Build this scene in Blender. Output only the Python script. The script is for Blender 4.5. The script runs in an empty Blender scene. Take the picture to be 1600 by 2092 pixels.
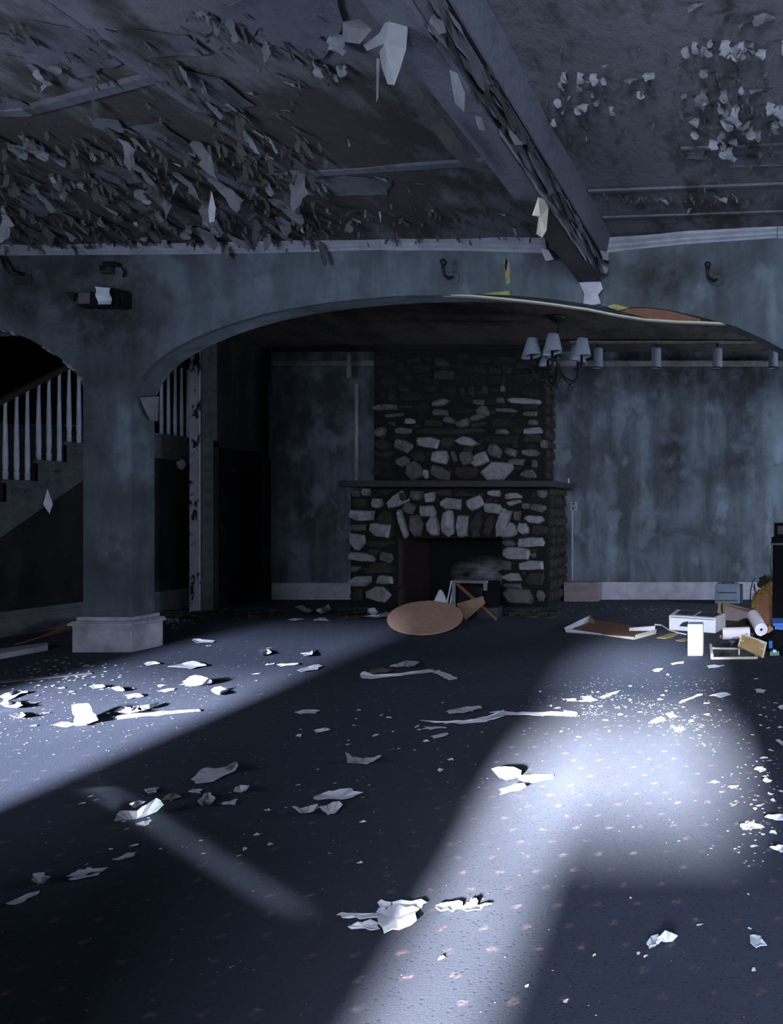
import bpy, bmesh, math, random
from mathutils import Vector, Matrix, noise as mnoise
random.seed(7)
C = bpy.context.scene.collection
SC = bpy.context.scene
PI = math.pi

# ------------------------------------------------------------------ camera
F, H, CX, CY = 1500.0, 1.15, 1550.0, 1050.0      # focal length (px), eye height (m), principal point of the uncropped photo
cam = bpy.data.cameras.new('camera'); co = bpy.data.objects.new('camera', cam); C.objects.link(co)
cam.sensor_fit = 'HORIZONTAL'; cam.sensor_width = 36.0; cam.lens = F / 1600 * 36
cam.shift_x = -(CX - 800) / 1600; cam.shift_y = (CY - 1046) / 1600
co.location = (0, 0, H); co.rotation_euler = (PI / 2, 0, 0); cam.clip_start = .05
SC.camera = co

# ------------------------------------------------------------------ light
wd = bpy.data.worlds.new('World'); SC.world = wd; wd.use_nodes = True
wd.node_tree.nodes['Background'].inputs[0].default_value = (.45, .55, .75, 1)
wd.node_tree.nodes['Background'].inputs[1].default_value = .25

def lamp(name, kind, loc, direction, power, color, **kw):
    l = bpy.data.lights.new(name, kind); o = bpy.data.objects.new(name, l); C.objects.link(o)
    l.energy = power; l.color = color; o.location = loc
    o.rotation_euler = Vector(direction).to_track_quat('-Z', 'Y').to_euler()
    for k, v in kw.items(): setattr(l, k, v)
    return o

SUN_DIR = (-.12, 1, -.28)
lamp('sun', 'SUN', (0, -8, 4), SUN_DIR, 300, (.91, .92, 1.0), angle=math.radians(4.2))
# daylight of the windows behind the photographer (the openings are in wall_rear and wall_rear_left; wall_right has none)
lamp('rear_window_daylight', 'AREA', (.1, -2.3, 2.2), (.0, 1, -.06), 340, (.68, .78, 1.0), shape='RECTANGLE', size=1.1, size_y=1.3)
lamp('left_window_daylight', 'AREA', (-3.5, .36, 1.5), (-.12, 1, .24), 70, (.64, .76, 1.0), shape='RECTANGLE', size=1.5, size_y=1.0, spread=math.radians(125))
lamp('alcove_window_daylight', 'AREA', (3.1, 8.5, 1.0), (-1, .22, -.02), 140, (.62, .76, 1.0), shape='RECTANGLE', size=.9, size_y=1.2)  # added lamp brightening the far alcove wall; no window stands there
lamp('right_window_daylight', 'AREA', (3.05, 2.4, 1.75), (-1, .25, -.12), 60, (.60, .74, 1.0), shape='RECTANGLE', size=1.6, size_y=1.3)
# added narrow lamp in mid-room, throws the diagonal streak; no gap is built
lamp('gap_light', 'AREA', (2.2, -.23, 1.2), (-4.4, 2.93, -1.2), .5, (.75, .84, 1.0), shape='RECTANGLE', size=.075, size_y=.46, spread=math.radians(1))

SC.view_settings.view_transform = 'Standard'; SC.view_settings.look = 'None'
SC.view_settings.gamma = 1; SC.view_settings.use_curve_mapping = False
SC.view_settings.exposure = 0.0

# ------------------------------------------------------------------ helpers
def W(px, py, Y): return Vector(((px - CX) / F * Y, Y, H + (CY - py) / F * Y))
def G(px, py, z=0.0):
    d = (H - z) * F / (py - CY); return Vector(((px - CX) / F * d, d, z))
def lerp(a, b, t): return a + (b - a) * t
def interp(tab, x):
    if x <= tab[0][0]: return tab[0][1]
    for (a, za), (b, zb) in zip(tab, tab[1:]):
        if x <= b: return lerp(za, zb, (x - a) / (b - a))
    return tab[-1][1]
ZC = [(-9.2, 3.37), (-6.36, 3.385), (-1.85, 3.446), (.2, 3.54), (3.6, 3.66)]
def zc(x): return interp(ZC, x)
def CE(px, py, drop=0.0):
    z = 3.42
    for _ in range(6):
        d = (z - drop - H) * F / (CY - py); x = (px - CX) / F * d; z = zc(x)
    return Vector((x, d, z - drop))

class MB:
    def __init__(s): s.v, s.f = [], []
    def add(s, vs, fs):
        n = len(s.v); s.v += [tuple(v) for v in vs]; s.f += [tuple(i + n for i in f) for f in fs]; return s
    def box(s, a, b):
        (x0, y0, z0), (x1, y1, z1) = a, b
        return s.add([(x0,y0,z0),(x1,y0,z0),(x1,y1,z0),(x0,y1,z0),(x0,y0,z1),(x1,y0,z1),(x1,y1,z1),(x0,y1,z1)],
                     [(0,3,2,1),(4,5,6,7),(0,1,5,4),(1,2,6,5),(2,3,7,6),(3,0,4,7)])
    def prism(s, base, off):                      # polygon + extrusion vector
        n = len(base); off = Vector(off); b = [Vector(p) for p in base]
        return s.add(b + [p + off for p in b], [tuple(reversed(range(n))), tuple(range(n, 2*n))] + [(i, (i+1) % n, n + (i+1) % n, n + i) for i in range(n)])
    def tube(s, path, r, n=8, cap=True):
        P = [Vector(p) for p in path]; R = r if isinstance(r, (list, tuple)) else [r] * len(P)
        up = None; rings = []
        for i, p in enumerate(P):
            t = (P[min(i+1, len(P)-1)] - P[max(i-1, 0)]).normalized()
            if up is None:
                up = t.orthogonal().normalized()
            up = (up - t * up.dot(t)).normalized(); sd = t.cross(up)
            rings.append([p + (up * math.cos(2*PI*k/n) + sd * math.sin(2*PI*k/n)) * R[i] for k in range(n)])
        vs = [v for q in rings for v in q]
        fs = [(i*n+k, i*n+(k+1) % n, (i+1)*n+(k+1) % n, (i+1)*n+k) for i in range(len(P)-1) for k in range(n)]
        if cap: fs += [tuple(reversed(range(n))), tuple(range((len(P)-1)*n, len(P)*n))]
        return s.add(vs, fs)
    def lathe(s, prof, c, n=16):                   # prof: (radius, z) about vertical axis through c
        vs = [(c[0] + r*math.cos(2*PI*k/n), c[1] + r*math.sin(2*PI*k/n), c[2] + z) for r, z in prof for k in range(n)]
        fs = [(i*n+k, i*n+(k+1) % n, (i+1)*n+(k+1) % n, (i+1)*n+k) for i in range(len(prof)-1) for k in range(n)]
        return s.add(vs, fs)
    def grid(s, fn, nu, nv):
        vs = [fn(i/nu, j/nv) for i in range(nu+1) for j in range(nv+1)]
        w = nv + 1
        return s.add(vs, [(i*w+j, (i+1)*w+j, (i+1)*w+j+1, i*w+j+1) for i in range(nu) for j in range(nv)])
    def mesh(s, name, mat, smooth=False):
        m = bpy.data.meshes.new(name); m.from_pydata(s.v, [], s.f); m.update()
        if mat: m.materials.append(mat)
        if smooth: m.polygons.foreach_set('use_smooth', [True] * len(m.polygons))
        return m
    def build(s, name, mat, parent=None, smooth=False, bevel=0, fix=True):
        m = s.mesh(name, mat, smooth)
        if fix:
            b = bmesh.new(); b.from_mesh(m); bmesh.ops.recalc_face_normals(b, faces=b.faces[:]); b.to_mesh(m); b.free()
        o = link(name, m, parent)
        if bevel:
            k = o.modifiers.new('bevel', 'BEVEL'); k.width = bevel; k.segments = 2; k.limit_method = 'ANGLE'
        return o
def link(name, m, parent=None):
    o = bpy.data.objects.new(name, m); C.objects.link(o)
    if parent is not None:
        o.parent = parent; o.matrix_parent_inverse = Matrix.Translation(parent.location).inverted() if parent.type == 'EMPTY' and parent.parent is None else Matrix()
    return o
def tag(o, label, cat, group=None):
    o['label'] = label; o['category'] = cat
    if group: o['group'] = group
    return o
def thing(name, label, cat, loc, group=None):
    o = bpy.data.objects.new(name, None); C.objects.link(o); o.location = loc; o.empty_display_size = .1
    return tag(o, label, cat, group)
def struct(o): o['kind'] = 'structure'; return o
def stuff(o): o['kind'] = 'stuff'; return o

# ------------------------------------------------------------------ materials
class NT:
    def __init__(s, name, rough=.8, spec=.3):
        s.m = bpy.data.materials.new(name); s.m.use_nodes = True; s.t = s.m.node_tree
        s.b = s.t.nodes['Principled BSDF']; s.b.inputs['Roughness'].default_value = rough
        s.b.inputs['Specular IOR Level'].default_value = spec
        s.geo = s.n('ShaderNodeNewGeometry').outputs['Position']
    def n(s, typ, **kw):
        x = s.t.nodes.new(typ)
        for k, v in kw.items(): setattr(x, k, v)
        return x
    def put(s, sock, v):
        if hasattr(v, 'is_output') or isinstance(v, bpy.types.NodeSocket): s.t.links.new(v, sock)
        else:
            if isinstance(v, (tuple, list)) and len(v) == 3 and sock.type == 'RGBA': v = (*v, 1)
            sock.default_value = v
    def vmath(s, op, a, b=None):
        x = s.n('ShaderNodeVectorMath', operation=op); s.put(x.inputs[0], a)
        if b is not None: s.put(x.inputs[1], b)
        return x.outputs[0]
    def math(s, op, a, b=None, c=None):
        x = s.n('ShaderNodeMath', operation=op); s.put(x.inputs[0], a)
        if b is not None: s.put(x.inputs[1], b)
        if c is not None: s.put(x.inputs[2], c)
        return x.outputs[0]
    def noise(s, scale=(1,1,1), sc=1.0, detail=5, rough=.6, vec=None, dist=0):
        v = s.vmath('MULTIPLY', vec or s.geo, scale)
        x = s.n('ShaderNodeTexNoise'); s.put(x.inputs['Vector'], v)
        x.inputs['Scale'].default_value = sc; x.inputs['Detail'].default_value = detail
        x.inputs['Roughness'].default_value = rough; x.inputs['Distortion'].default_value = dist
        return x.outputs['Fac']
    def ramp(s, fac, lo, hi):
        x = s.n('ShaderNodeMapRange', clamp=True); s.put(x.inputs[0], fac); x.inputs[1].default_value = lo; x.inputs[2].default_value = hi
        return x.outputs[0]
    def mix(s, f, a, b):
        x = s.n('ShaderNodeMix', data_type='RGBA'); s.put(x.inputs[0], f); s.put(x.inputs[6], a); s.put(x.inputs[7], b); return x.outputs[2]
    def blob(s, c, r):                                    # soft mask round a point of the place, for stains, peeling and painted shade
        v = s.vmath('DIVIDE', s.vmath('SUBTRACT', s.geo, c), r)
        x = s.n('ShaderNodeVectorMath', operation='LENGTH'); s.put(x.inputs[0], v)
        return s.math('SUBTRACT', 1.0, s.ramp(x.outputs['Value'], .25, 1.0))
    def color(s, v): s.put(s.b.inputs['Base Color'], v); return s
    def bump(s, h, strength=.3, dist=.01):
        x = s.n('ShaderNodeBump'); s.put(x.inputs['Height'], h); x.inputs['Strength'].default_value = strength; x.inputs['Distance'].default_value = dist
        s.t.links.new(x.outputs[0], s.b.inputs['Normal']); return s

def plain(name, col, var=.35, rough=.75, sc=9, spec=.3, metal=0):
    k = NT(name, rough, spec); f = k.noise(sc=sc)
    k.color(k.mix(k.ramp(f, .3, .75), tuple(c * (1 - var) for c in col), tuple(min(1, c * (1 + var * .5)) for c in col)))
    k.b.inputs['Metallic'].default_value = metal
    k.bump(k.noise(sc=sc * 9), .15, .004); return k.m

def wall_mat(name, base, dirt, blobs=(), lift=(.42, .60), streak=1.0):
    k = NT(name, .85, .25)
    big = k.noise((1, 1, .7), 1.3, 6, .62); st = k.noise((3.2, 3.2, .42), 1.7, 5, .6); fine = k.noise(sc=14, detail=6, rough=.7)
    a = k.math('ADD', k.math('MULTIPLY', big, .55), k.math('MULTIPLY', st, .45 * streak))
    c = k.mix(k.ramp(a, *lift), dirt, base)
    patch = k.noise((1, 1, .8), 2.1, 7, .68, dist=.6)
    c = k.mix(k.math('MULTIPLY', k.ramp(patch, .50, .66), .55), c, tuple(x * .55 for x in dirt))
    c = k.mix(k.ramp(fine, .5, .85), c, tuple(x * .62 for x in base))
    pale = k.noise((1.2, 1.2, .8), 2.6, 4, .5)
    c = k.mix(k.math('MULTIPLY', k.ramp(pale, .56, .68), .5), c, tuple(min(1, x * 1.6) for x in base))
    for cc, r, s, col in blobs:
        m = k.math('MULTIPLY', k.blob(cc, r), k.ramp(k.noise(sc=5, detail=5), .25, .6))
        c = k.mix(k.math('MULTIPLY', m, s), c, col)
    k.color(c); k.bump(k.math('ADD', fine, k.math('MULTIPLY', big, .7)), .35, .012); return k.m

DIRT = (.035, .036, .034)
M = {}
M['arch_wall'] = wall_mat('arch_wall_plaster', (.130, .160, .182), (.072, .084, .092), [
    ((-5.5, 6.15, 2.95), (.75, .6, .95), .95, (.020, .019, .017)), ((-6.15, 6.15, 3.05), (.45, .6, .6), .9, (.025, .024, .02)),
    ((-5.45, 6.15, .75), (.30, .5, .42), .85, (.045, .045, .05)), ((-5.58, 6.15, 2.0), (.22, .5, .6), .8, (.036, .036, .038)), ((-5.24, 6.3, 1.5), (.06, .25, 1.6), .75, (.040, .040, .044)), ((-5.4, 6.15, 1.25), (.25, .5, .25), .6, (.05, .05, .055)), ((-.8, 6.15, 3.12), (.48, .5, .38), .95, (.024, .026, .024)), ((-.35, 6.15, 2.75), (.5, .5, .4), .6, (.05, .055, .055)), ((-.35, 6.15, 3.2), (.16, .5, .4), .7, (.03, .03, .028))])  # tall narrow blob darkens the column's side face, its shade painted in
M['far_wall'] = wall_mat('far_wall_plaster', (.165, .196, .228), (.062, .070, .076), [
    ((-1.15, 9.86, 1.95), (.36, .6, 1.0), .95, (.030, .034, .034)), ((-.7, 9.86, 1.65), (.9, .6, .45), .6, (.045, .05, .052)), ((-1.0, 9.86, .85), (1.2, .6, .32), .8, (.050, .055, .062)), ((-1.5, 9.86, .6), (.25, .6, .35), .6, (.05, .052, .06)),
    ((-.2, 9.86, 2.4), (.4, .6, 1.6), .7, (.022, .025, .026)), ((-2.4, 9.86, 2.7), (.7, .6, .7), .6, (.02, .024, .026)), ((-1, 9.86, 3.25), (3, .6, .8), .9, (.018, .019, .02)),  # widest blob paints the dimness under the ceiling into the wall colour
    ((-5.8, 9.86, 2.7), (1.2, .6, .9), .8, (.02, .024, .026)), ((-6.3, 9.86, 1.8), (.55, .6, 1.2), .7, (.025, .03, .032))])
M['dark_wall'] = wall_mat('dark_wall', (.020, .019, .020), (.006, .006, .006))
M['rear_wall'] = wall_mat('rear_wall', (.10, .11, .12), (.05, .05, .05))
M['white_paint'] = plain('old_white_paint', (.50, .48, .54), .35, .6, 6)
M['crown'] = plain('crown_paint', (.30, .31, .35), .35, .6, 7)
M['plinth'] = plain('plinth_paint', (.46, .45, .48), .45, .6, 7)
M['base_dim'] = plain('dusty_baseboard', (.12, .115, .125), .4, .7, 6)
M['flake'] = plain('paint_flake', (.155, .157, .168), .3, .7, 10)
M['flake_light'] = plain('paint_flake_light', (.235, .245, .26), .2, .7, 10)
M['flake_brown'] = plain('paint_flake_backing', (.080, .072, .070), .35, .8, 10)
M['scrap'] = plain('fallen_paint', (.56, .56, .59), .2, .7, 12)
M['scrap_dim'] = plain('fallen_paint_dusty', (.46, .465, .49), .25, .7, 12)
M['crumb'] = plain('paint_crumb', (.40, .40, .42), .3, .8, 12)
M['scrap_back'] = plain('fallen_paint_backing', (.16, .13, .12), .3, .8, 12)
M['yellow'] = plain('old_yellow_paper', (.34, .33, .10), .3, .8, 12)
M['black'] = plain('black_paint', (.006, .006, .007), .3, .85, 8, spec=.08)
M['iron'] = plain('black_iron', (.012, .011, .011), .3, .45, 20)
M['soot'] = plain('soot', (.008, .007, .007), .4, .95, 6)  # near-black for the hearth, also paints the shade of gaps and hollows
M['shade'] = plain('lamp_shade_cloth', (.24, .26, .31), .15, .8, 30)
M['cardboard'] = plain('cardboard', (.30, .185, .12), .2, .85, 14)
M['cardboard_red'] = plain('reddish_cardboard', (.20, .095, .055), .25, .85, 14)
M['carton'] = plain('dusty_carton', (.24, .19, .185), .2, .85, 14)
M['disc'] = plain('tan_hardboard', (.42, .25, .17), .15, .7, 18)
M['white'] = plain('white_enamel', (.78, .79, .82), .12, .45, 8)
M['grey'] = plain('grey_plastic', (.20, .26, .31), .2, .5, 10)
M['dark_grey'] = plain('dark_grey_plastic', (.035, .04, .045), .3, .4, 10)
M['paper'] = plain('white_paper_roll', (.74, .72, .77), .1, .85, 30)
M['gold'] = plain('tan_wood', (.34, .235, .10), .25, .6, 16)
M['cream'] = plain('cream_wood', (.58, .54, .42), .15, .6, 16)
M['blue'] = plain('blue_plastic', (.05, .17, .55), .2, .4, 8)
M['orange_wood'] = plain('orange_wood', (.30, .13, .06), .25, .6, 16)
M['dark_wood'] = plain('dark_wood', (.030, .022, .018), .35, .6, 12)
M['stuffing'] = plain('yellow_packing_paper', (.27, .17, .035), .5, .8, 25)
M['mantel'] = plain('mantel_wood', (.035, .034, .036), .3, .6, 10)
M['stone_light'] = plain('stone_light', (.30, .265, .285), .45, .85, 13)
M['stone_mid'] = plain('stone_mid', (.13, .112, .115), .45, .85, 13)
M['stone_dark'] = plain('stone_dark', (.042, .032, .029), .5, .9, 13)
M['stone_soot'] = plain('stone_sooty', (.020, .018, .016), .5, .9, 13)  # darkest tone, puts the dimness high on the chimney into the stones
M['mortar'] = plain('sooty_mortar', (.013, .012, .011), .4, .95, 20)
M['brick'] = plain('firebox_brick', (.065, .042, .036), .35, .9, 20)
M['silver'] = plain('silver_trim', (.40, .42, .46), .2, .35, 20, metal=.6)
M['chrome'] = plain('lamp_reflector', (.80, .86, .95), .15, .25, 30, metal=.25)
M['pipe'] = plain('painted_pipe', (.22, .22, .20), .35, .6, 14)
M['baluster'] = plain('baluster_paint', (.38, .41, .45), .2, .5, 10)
M['stair'] = plain('stair_paint', (.085, .085, .092), .45, .6, 10)
M['red'] = plain('dark_red', (.12, .01, .01), .2, .5, 10)
M['green'] = plain('green_label', (.10, .30, .26), .3, .5, 30)

def carpet():
    k = NT('patterned_carpet', .95, .1)
    # flower motif on a staggered lattice
    wob = k.n('ShaderNodeTexNoise'); k.put(wob.inputs['Vector'], k.geo); wob.inputs['Scale'].default_value = 60; wob.inputs['Detail'].default_value = 3
    w2 = k.vmath('MULTIPLY', k.vmath('SUBTRACT', wob.outputs['Color'], (.5, .5, .5)), (.030, .030, 0))
    p = k.vmath('ADD', k.geo, w2)
    sep = k.n('ShaderNodeSeparateXYZ'); k.put(sep.inputs[0], p)
    x = k.math('ADD', sep.outputs[0], k.math('MULTIPLY', sep.outputs[1], .03)); y = k.math('ADD', sep.outputs[1], k.math('MULTIPLY', sep.outputs[0], -.06))
    v = k.math('DIVIDE', y, .107); row = k.math('FLOOR', v)
    u = k.math('ADD', k.math('DIVIDE', x, .117), k.math('MULTIPLY', k.math('FLOORED_MODULO', row, 2.0), .5))
    du = k.math('MULTIPLY', k.math('SUBTRACT', k.math('FRACT', u), .5), .117); dv = k.math('MULTIPLY', k.math('SUBTRACT', k.math('FRACT', v), .5), .107)
    r = k.math('SQRT', k.math('ADD', k.math('MULTIPLY', du, du), k.math('MULTIPLY', dv, dv)))
    dot = k.math('SUBTRACT', 1.0, k.ramp(r, .008, .017))
    wear = k.noise(sc=9, detail=3); dot = k.math('MULTIPLY', dot, k.ramp(wear, .38, .66))
    vor = k.n('ShaderNodeTexVoronoi'); k.put(vor.inputs['Vector'], k.geo); vor.inputs['Scale'].default_value = 55
    speck = k.math('SUBTRACT', 1.0, k.ramp(vor.outputs['Distance'], .10, .30))
    big = k.noise(sc=.9, detail=6); fine = k.noise(sc=150, detail=4, rough=.75)
    c = k.mix(k.ramp(big, .3, .7), (.026, .030, .041), (.046, .052, .068))
    c = k.mix(k.ramp(fine, .3, .75), tuple(z * .55 for z in (.036, .042, .056)), c)
    c = k.mix(k.math('MULTIPLY', speck, .55), c, (.010, .011, .016))
    c = k.mix(k.math('MULTIPLY', dot, .85), c, k.mix(k.ramp(k.noise(sc=40), .4, .6), (.055, .026, .029), (.15, .115, .12)))
    dust = k.math('MULTIPLY', k.ramp(k.noise(sc=38, detail=8, rough=.8), .62, .74), k.ramp(k.noise(sc=.55, detail=3), .42, .62))
    c = k.mix(k.math('MULTIPLY', dust, .4), c, (.22, .22, .24))
    k.b.inputs['Sheen Weight'].default_value = .019; k.b.inputs['Sheen Roughness'].default_value = .45; k.b.inputs['Sheen Tint'].default_value = (.75, .82, 1, 1)
    k.color(c); k.bump(k.math('ADD', fine, k.math('MULTIPLY', speck, -.5)), .4, .005); return k.m
M['carpet'] = carpet()

def ceiling_mat(name, paint, bare, rot, lo, hi):
    k = NT(name, .85, .25)
    along = k.noise((1.5, .55, 1), 1.5, 6, .66); pock = k.noise((1, .6, 1), 5, 6, .7)
    a = k.math('ADD', k.math('MULTIPLY', along, .65), k.math('MULTIPLY', pock, .35))
    # the worst peeling lies in one area of the ceiling
    for cc, r, s in rot: a = k.math('SUBTRACT', a, k.math('MULTIPLY', k.blob(cc, r), s))
    c = k.mix(k.ramp(a, lo, hi), bare, paint)
    c = k.mix(k.ramp(k.noise(sc=16, detail=6, rough=.7), .5, .85), c, tuple(x * .55 for x in paint))
    k.color(c); k.bump(k.math('ADD', a, pock), .6, .02); return k.m
M['ceiling'] = ceiling_mat('peeling_ceiling', (.168, .168, .184), (.064, .054, .050), [((-4.6, 5.1, 3.4), (2.8, 1.7, 2), .16), ((-2.1, 4.9, 3.4), (1.2, 1.5, 2), .10), ((-.7, 5.7, 3.4), (1.5, .5, 2), .07), ((-3.2, 3.9, 3.4), (1.0, .8, 2), .06)], .40, .50)
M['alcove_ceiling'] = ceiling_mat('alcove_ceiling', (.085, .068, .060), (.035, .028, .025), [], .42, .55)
M['beam'] = ceiling_mat('beam_paint', (.140, .148, .175), (.050, .044, .044), [((-1.4, 5.5, 3.07), (.35, 1.1, .12), .45)], .34, .46)
M['beam_side'] = ceiling_mat('beam_side_paint', (.125, .130, .150), (.05, .046, .046), [], .42, .52)

def glassy(name, col):
    m = bpy.data.materials.new(name); m.use_nodes = True; t = m.node_tree; t.nodes.clear()
    o = t.nodes.new('ShaderNodeOutputMaterial'); b = t.nodes.new('ShaderNodeBsdfTransparent'); b.inputs[0].default_value = (*col, 1)
    g = t.nodes.new('ShaderNodeBsdfGlossy'); g.inputs['Roughness'].default_value = .15
    x = t.nodes.new('ShaderNodeMixShader'); x.inputs[0].default_value = .18
    t.links.new(b.outputs[0], x.inputs[1]); t.links.new(g.outputs[0], x.inputs[2]); t.links.new(x.outputs[0], o.inputs[0]); return m
M['dirty_glass'] = glassy('dirty_window_glass', (.50, .52, .57))  # unseen panes, their tints set to weaken each patch of sun
M['hazy_glass'] = glassy('hazy_window_glass', (.50, .53, .58))
M['dim_glass'] = glassy('dim_window_glass', (.22, .235, .27))
M['sooty_glass'] = glassy('sooty_window_glass', (.15, .15, .155))
M['grimy_glass'] = glassy('grimy_window_glass', (.135, .15, .175))
M['plastic_film'] = glassy('clear_plastic_film', (.8, .82, .85))

def peeled_post():
    k = NT('peeled_white_post', .7, .3)
    f = k.noise((3.5, 5, 1.6), 3.2, 5, .6)
    k.color(k.mix(k.ramp(f, .40, .44), (.012, .011, .012), k.mix(k.noise(sc=4), (.30, .28, .31), (.55, .52, .57)))); return k.m
M['peeled'] = peeled_post()

# ------------------------------------------------------------------ setting
YA, YB = 6.155, 6.38            # front and back face of the arcade wall
YF = 9.86                       # far wall
def plate(name, x0, x1, y0, y1, zf, mat, nx=40, ny=30, amp=0):
    b = MB().grid(lambda u, v: (lerp(x0, x1, u), lerp(y0, y1, v), zf(lerp(x0, x1, u)) + (amp * mnoise.noise((lerp(x0, x1, u) * 1.3, lerp(y0, y1, v) * 1.3, 4)) if amp else 0)), nx, ny)
    return b
floor_o = struct(plate('floor', -9.2, 3.6, -2.7, 10.1, lambda x: 0, M['carpet'], 4, 4).build('floor', M['carpet']))
ceil_o = struct(plate('ceiling', -9.2, 3.6, -2.7, YA + .02, zc, M['ceiling'], 60, 50, .018).build('ceiling', M['ceiling'], smooth=True))
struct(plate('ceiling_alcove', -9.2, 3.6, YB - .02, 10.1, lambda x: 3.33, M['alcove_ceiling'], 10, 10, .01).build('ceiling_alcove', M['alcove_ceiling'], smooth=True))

# arcade wall with the two arches
def xa(px): return (px - CX) / F * YA
def za(py): return H + (CY - py) / F * YA
MAIN = [(275, 806), (278, 795), (285, 778), (297, 760), (313, 742), (333, 726), (350, 715), (375, 701), (400, 689), (430, 676), (460, 665), (500, 652), (540, 641), (590, 630), (640, 622), (690, 615), (740, 610),
        (790, 606), (840, 603), (920, 601), (980, 601), (1042, 603), (1110, 609), (1178, 618), (1262, 629), (1310, 627), (1356, 631), (1427, 646), (1506, 668), (1560, 693), (1600, 714)]
main = [(xa(p), za(q)) for p, q in MAIN]; main[0] = (-5.25, main[0][1])
main += [(-4.74 - x, z) for x, z in reversed(main[:7]) if -4.74 - x > main[-1][0] + .01]
LEFTA = [(177, 789), (170, 778), (156, 763), (140, 746), (123, 732), (105, 720), (88, 709), (60, 693), (32, 681), (0, 675), (-30, 673)]
la = [(xa(p), za(q)) for p, q in LEFTA]; la[0] = (-5.666, la[0][1])
ax = xa(-30); left = sorted(la + [(2 * ax - x, z) for x, z in la[:-1]])
segs = [('solid', -9.2, left[0][0]), ('arch', left), ('solid', left[-1][0], main[0][0]), ('arch', main), ('solid', main[-1][0], 3.6)]
b = MB(); TOP = 3.75
for s in segs:
    if s[0] == 'solid': b.box((s[1], YA, 0), (s[2], YB, TOP))
    else:
        P = s[1]
        for (x0, z0), (x1, z1) in zip(P, P[1:]):
            b.add([(x0, YA, z0), (x1, YA, z1), (x1, YA, TOP), (x0, YA, TOP), (x0, YB, z0), (x1, YB, z1), (x1, YB, TOP), (x0, YB, TOP)],
                  [(0, 1, 2, 3), (5, 4, 7, 6), (4, 5, 1, 0)])
arcade = struct(b.build('wall_middle', M['arch_wall'], fix=False))
# plinth of the column, two pieces of profiled board on each face
b = MB().box((-5.70, 6.095, 0), (-5.208, 6.42, .225)); b.build('plinth', M['plinth'], arcade, bevel=.004)
b = MB().box((-5.725, 6.075, .222), (-5.19, 6.435, .245)).box((-5.712, 6.085, .245), (-5.20, 6.43, .258)).box((-5.69, 6.12, .258), (-5.225, 6.41, .29)); b.build('plinth_moulding', M['plinth'], arcade, bevel=.006)
# torn patch at the springing of the arch
b = MB().prism([W(285, 812, 6.2), W(322, 810, 6.36), W(320, 860, 6.36), W(306, 858, 6.3), W(296, 838, 6.24)], (.012, 0, 0)); b.build('torn_plaster', M['flake'], arcade)
b = MB().prism([W(1029, 531, YA - .004), W(1036, 525, YA - .004), W(1041, 545, YA - .004), W(1042, 577, YA - .004), W(1034, 582, YA - .004), W(1032, 555, YA - .004)], (0, .003, 0))
b.build('torn_paper', M['yellow'], arcade)
MB().prism([W(1037, 528, YA - .007), W(1042, 540, YA - .007), W(1043, 560, YA - .007), W(1040, 562, YA - .007)], (0, .003, 0)).build('torn_paper', M['flake_light'], arcade)
MB().prism([W(1033, 526, YA - .008), W(1037, 532, YA - .008), W(1034, 556, YA - .008), W(1031, 545, YA - .008)], (0, .003, 0)).build('torn_gap', M['soot'], arcade)
for q in ([(1000, 598), (1040, 594), (1042, 603), (985, 601)], [(1240, 626), (1255, 621), (1285, 629), (1262, 634)]):
    MB().prism([W(a, c, YA - .012) for a, c in q], (0, .01, 0)).build('torn_paper', M['yellow'], arcade)
b = MB().prism([W(1255, 632, YA + .03), W(1300, 628, YA + .03), W(1360, 633, YA + .03), W(1432, 652, YA + .03), W(1430, 659, YA + .03), W(1330, 652, YA + .03)], (0, .02, 0)); b.build('bare_lath', M['cardboard_red'], arcade)

ra = random.Random(8)
for px, py in ((6, 676), (24, 680), (88, 710), (98, 716), (106, 722), (130, 740), (140, 748), (148, 755), (162, 772)):
    s_ = ra.uniform(3, 7); MB().prism([W(px - s_, py - s_ * .5 - 1, YA - .006), W(px + s_ * .6, py - 1, YA - .008), W(px + s_, py + s_ * .9, YA - .006), W(px - s_ * .1, py + s_ * .5, YA - .005)], (0, .02, 0)).build('chipped_edge', M['crown'], arcade)

# bead of the main arch: stays on the left, hangs loose in the middle
def ribbon(name, pts, Y0, wid, th, mat, parent=None):
    b = MB(); P = [W(p, q, Y0) for p, q in pts]
    for a, c in zip(P, P[1:]):
        b.add([(a.x, Y0, a.z), (c.x, Y0, c.z), (c.x, Y0 + wid, c.z), (a.x, Y0 + wid, a.z), (a.x, Y0, a.z + th), (c.x, Y0, c.z + th), (c.x, Y0 + wid, c.z + th), (a.x, Y0 + wid, a.z + th)],
              [(0, 1, 5, 4), (3, 2, 6, 7), (0, 3, 2, 1), (4, 5, 6, 7), (0, 4, 7, 3), (1, 2, 6, 5)])
    return b.build(name, mat, parent)
struct(ribbon('trim_1', [(286, 781), (298, 763), (314, 745), (334, 729), (352, 717), (377, 703), (402, 690), (432, 677), (462, 666), (502, 653), (542, 642), (592, 631), (642, 623), (692, 616), (742, 611), (792, 607), (842, 604), (920, 603)], YA - .008, .012, .006, M['stair']))
struct(ribbon('trim_2', [(900, 603), (960, 605), (1037, 612), (1110, 620), (1201, 633), (1260, 645), (1319, 654), (1380, 658), (1436, 660), (1483, 662)], YA + .01, .05, .014, M['cream']))

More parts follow.
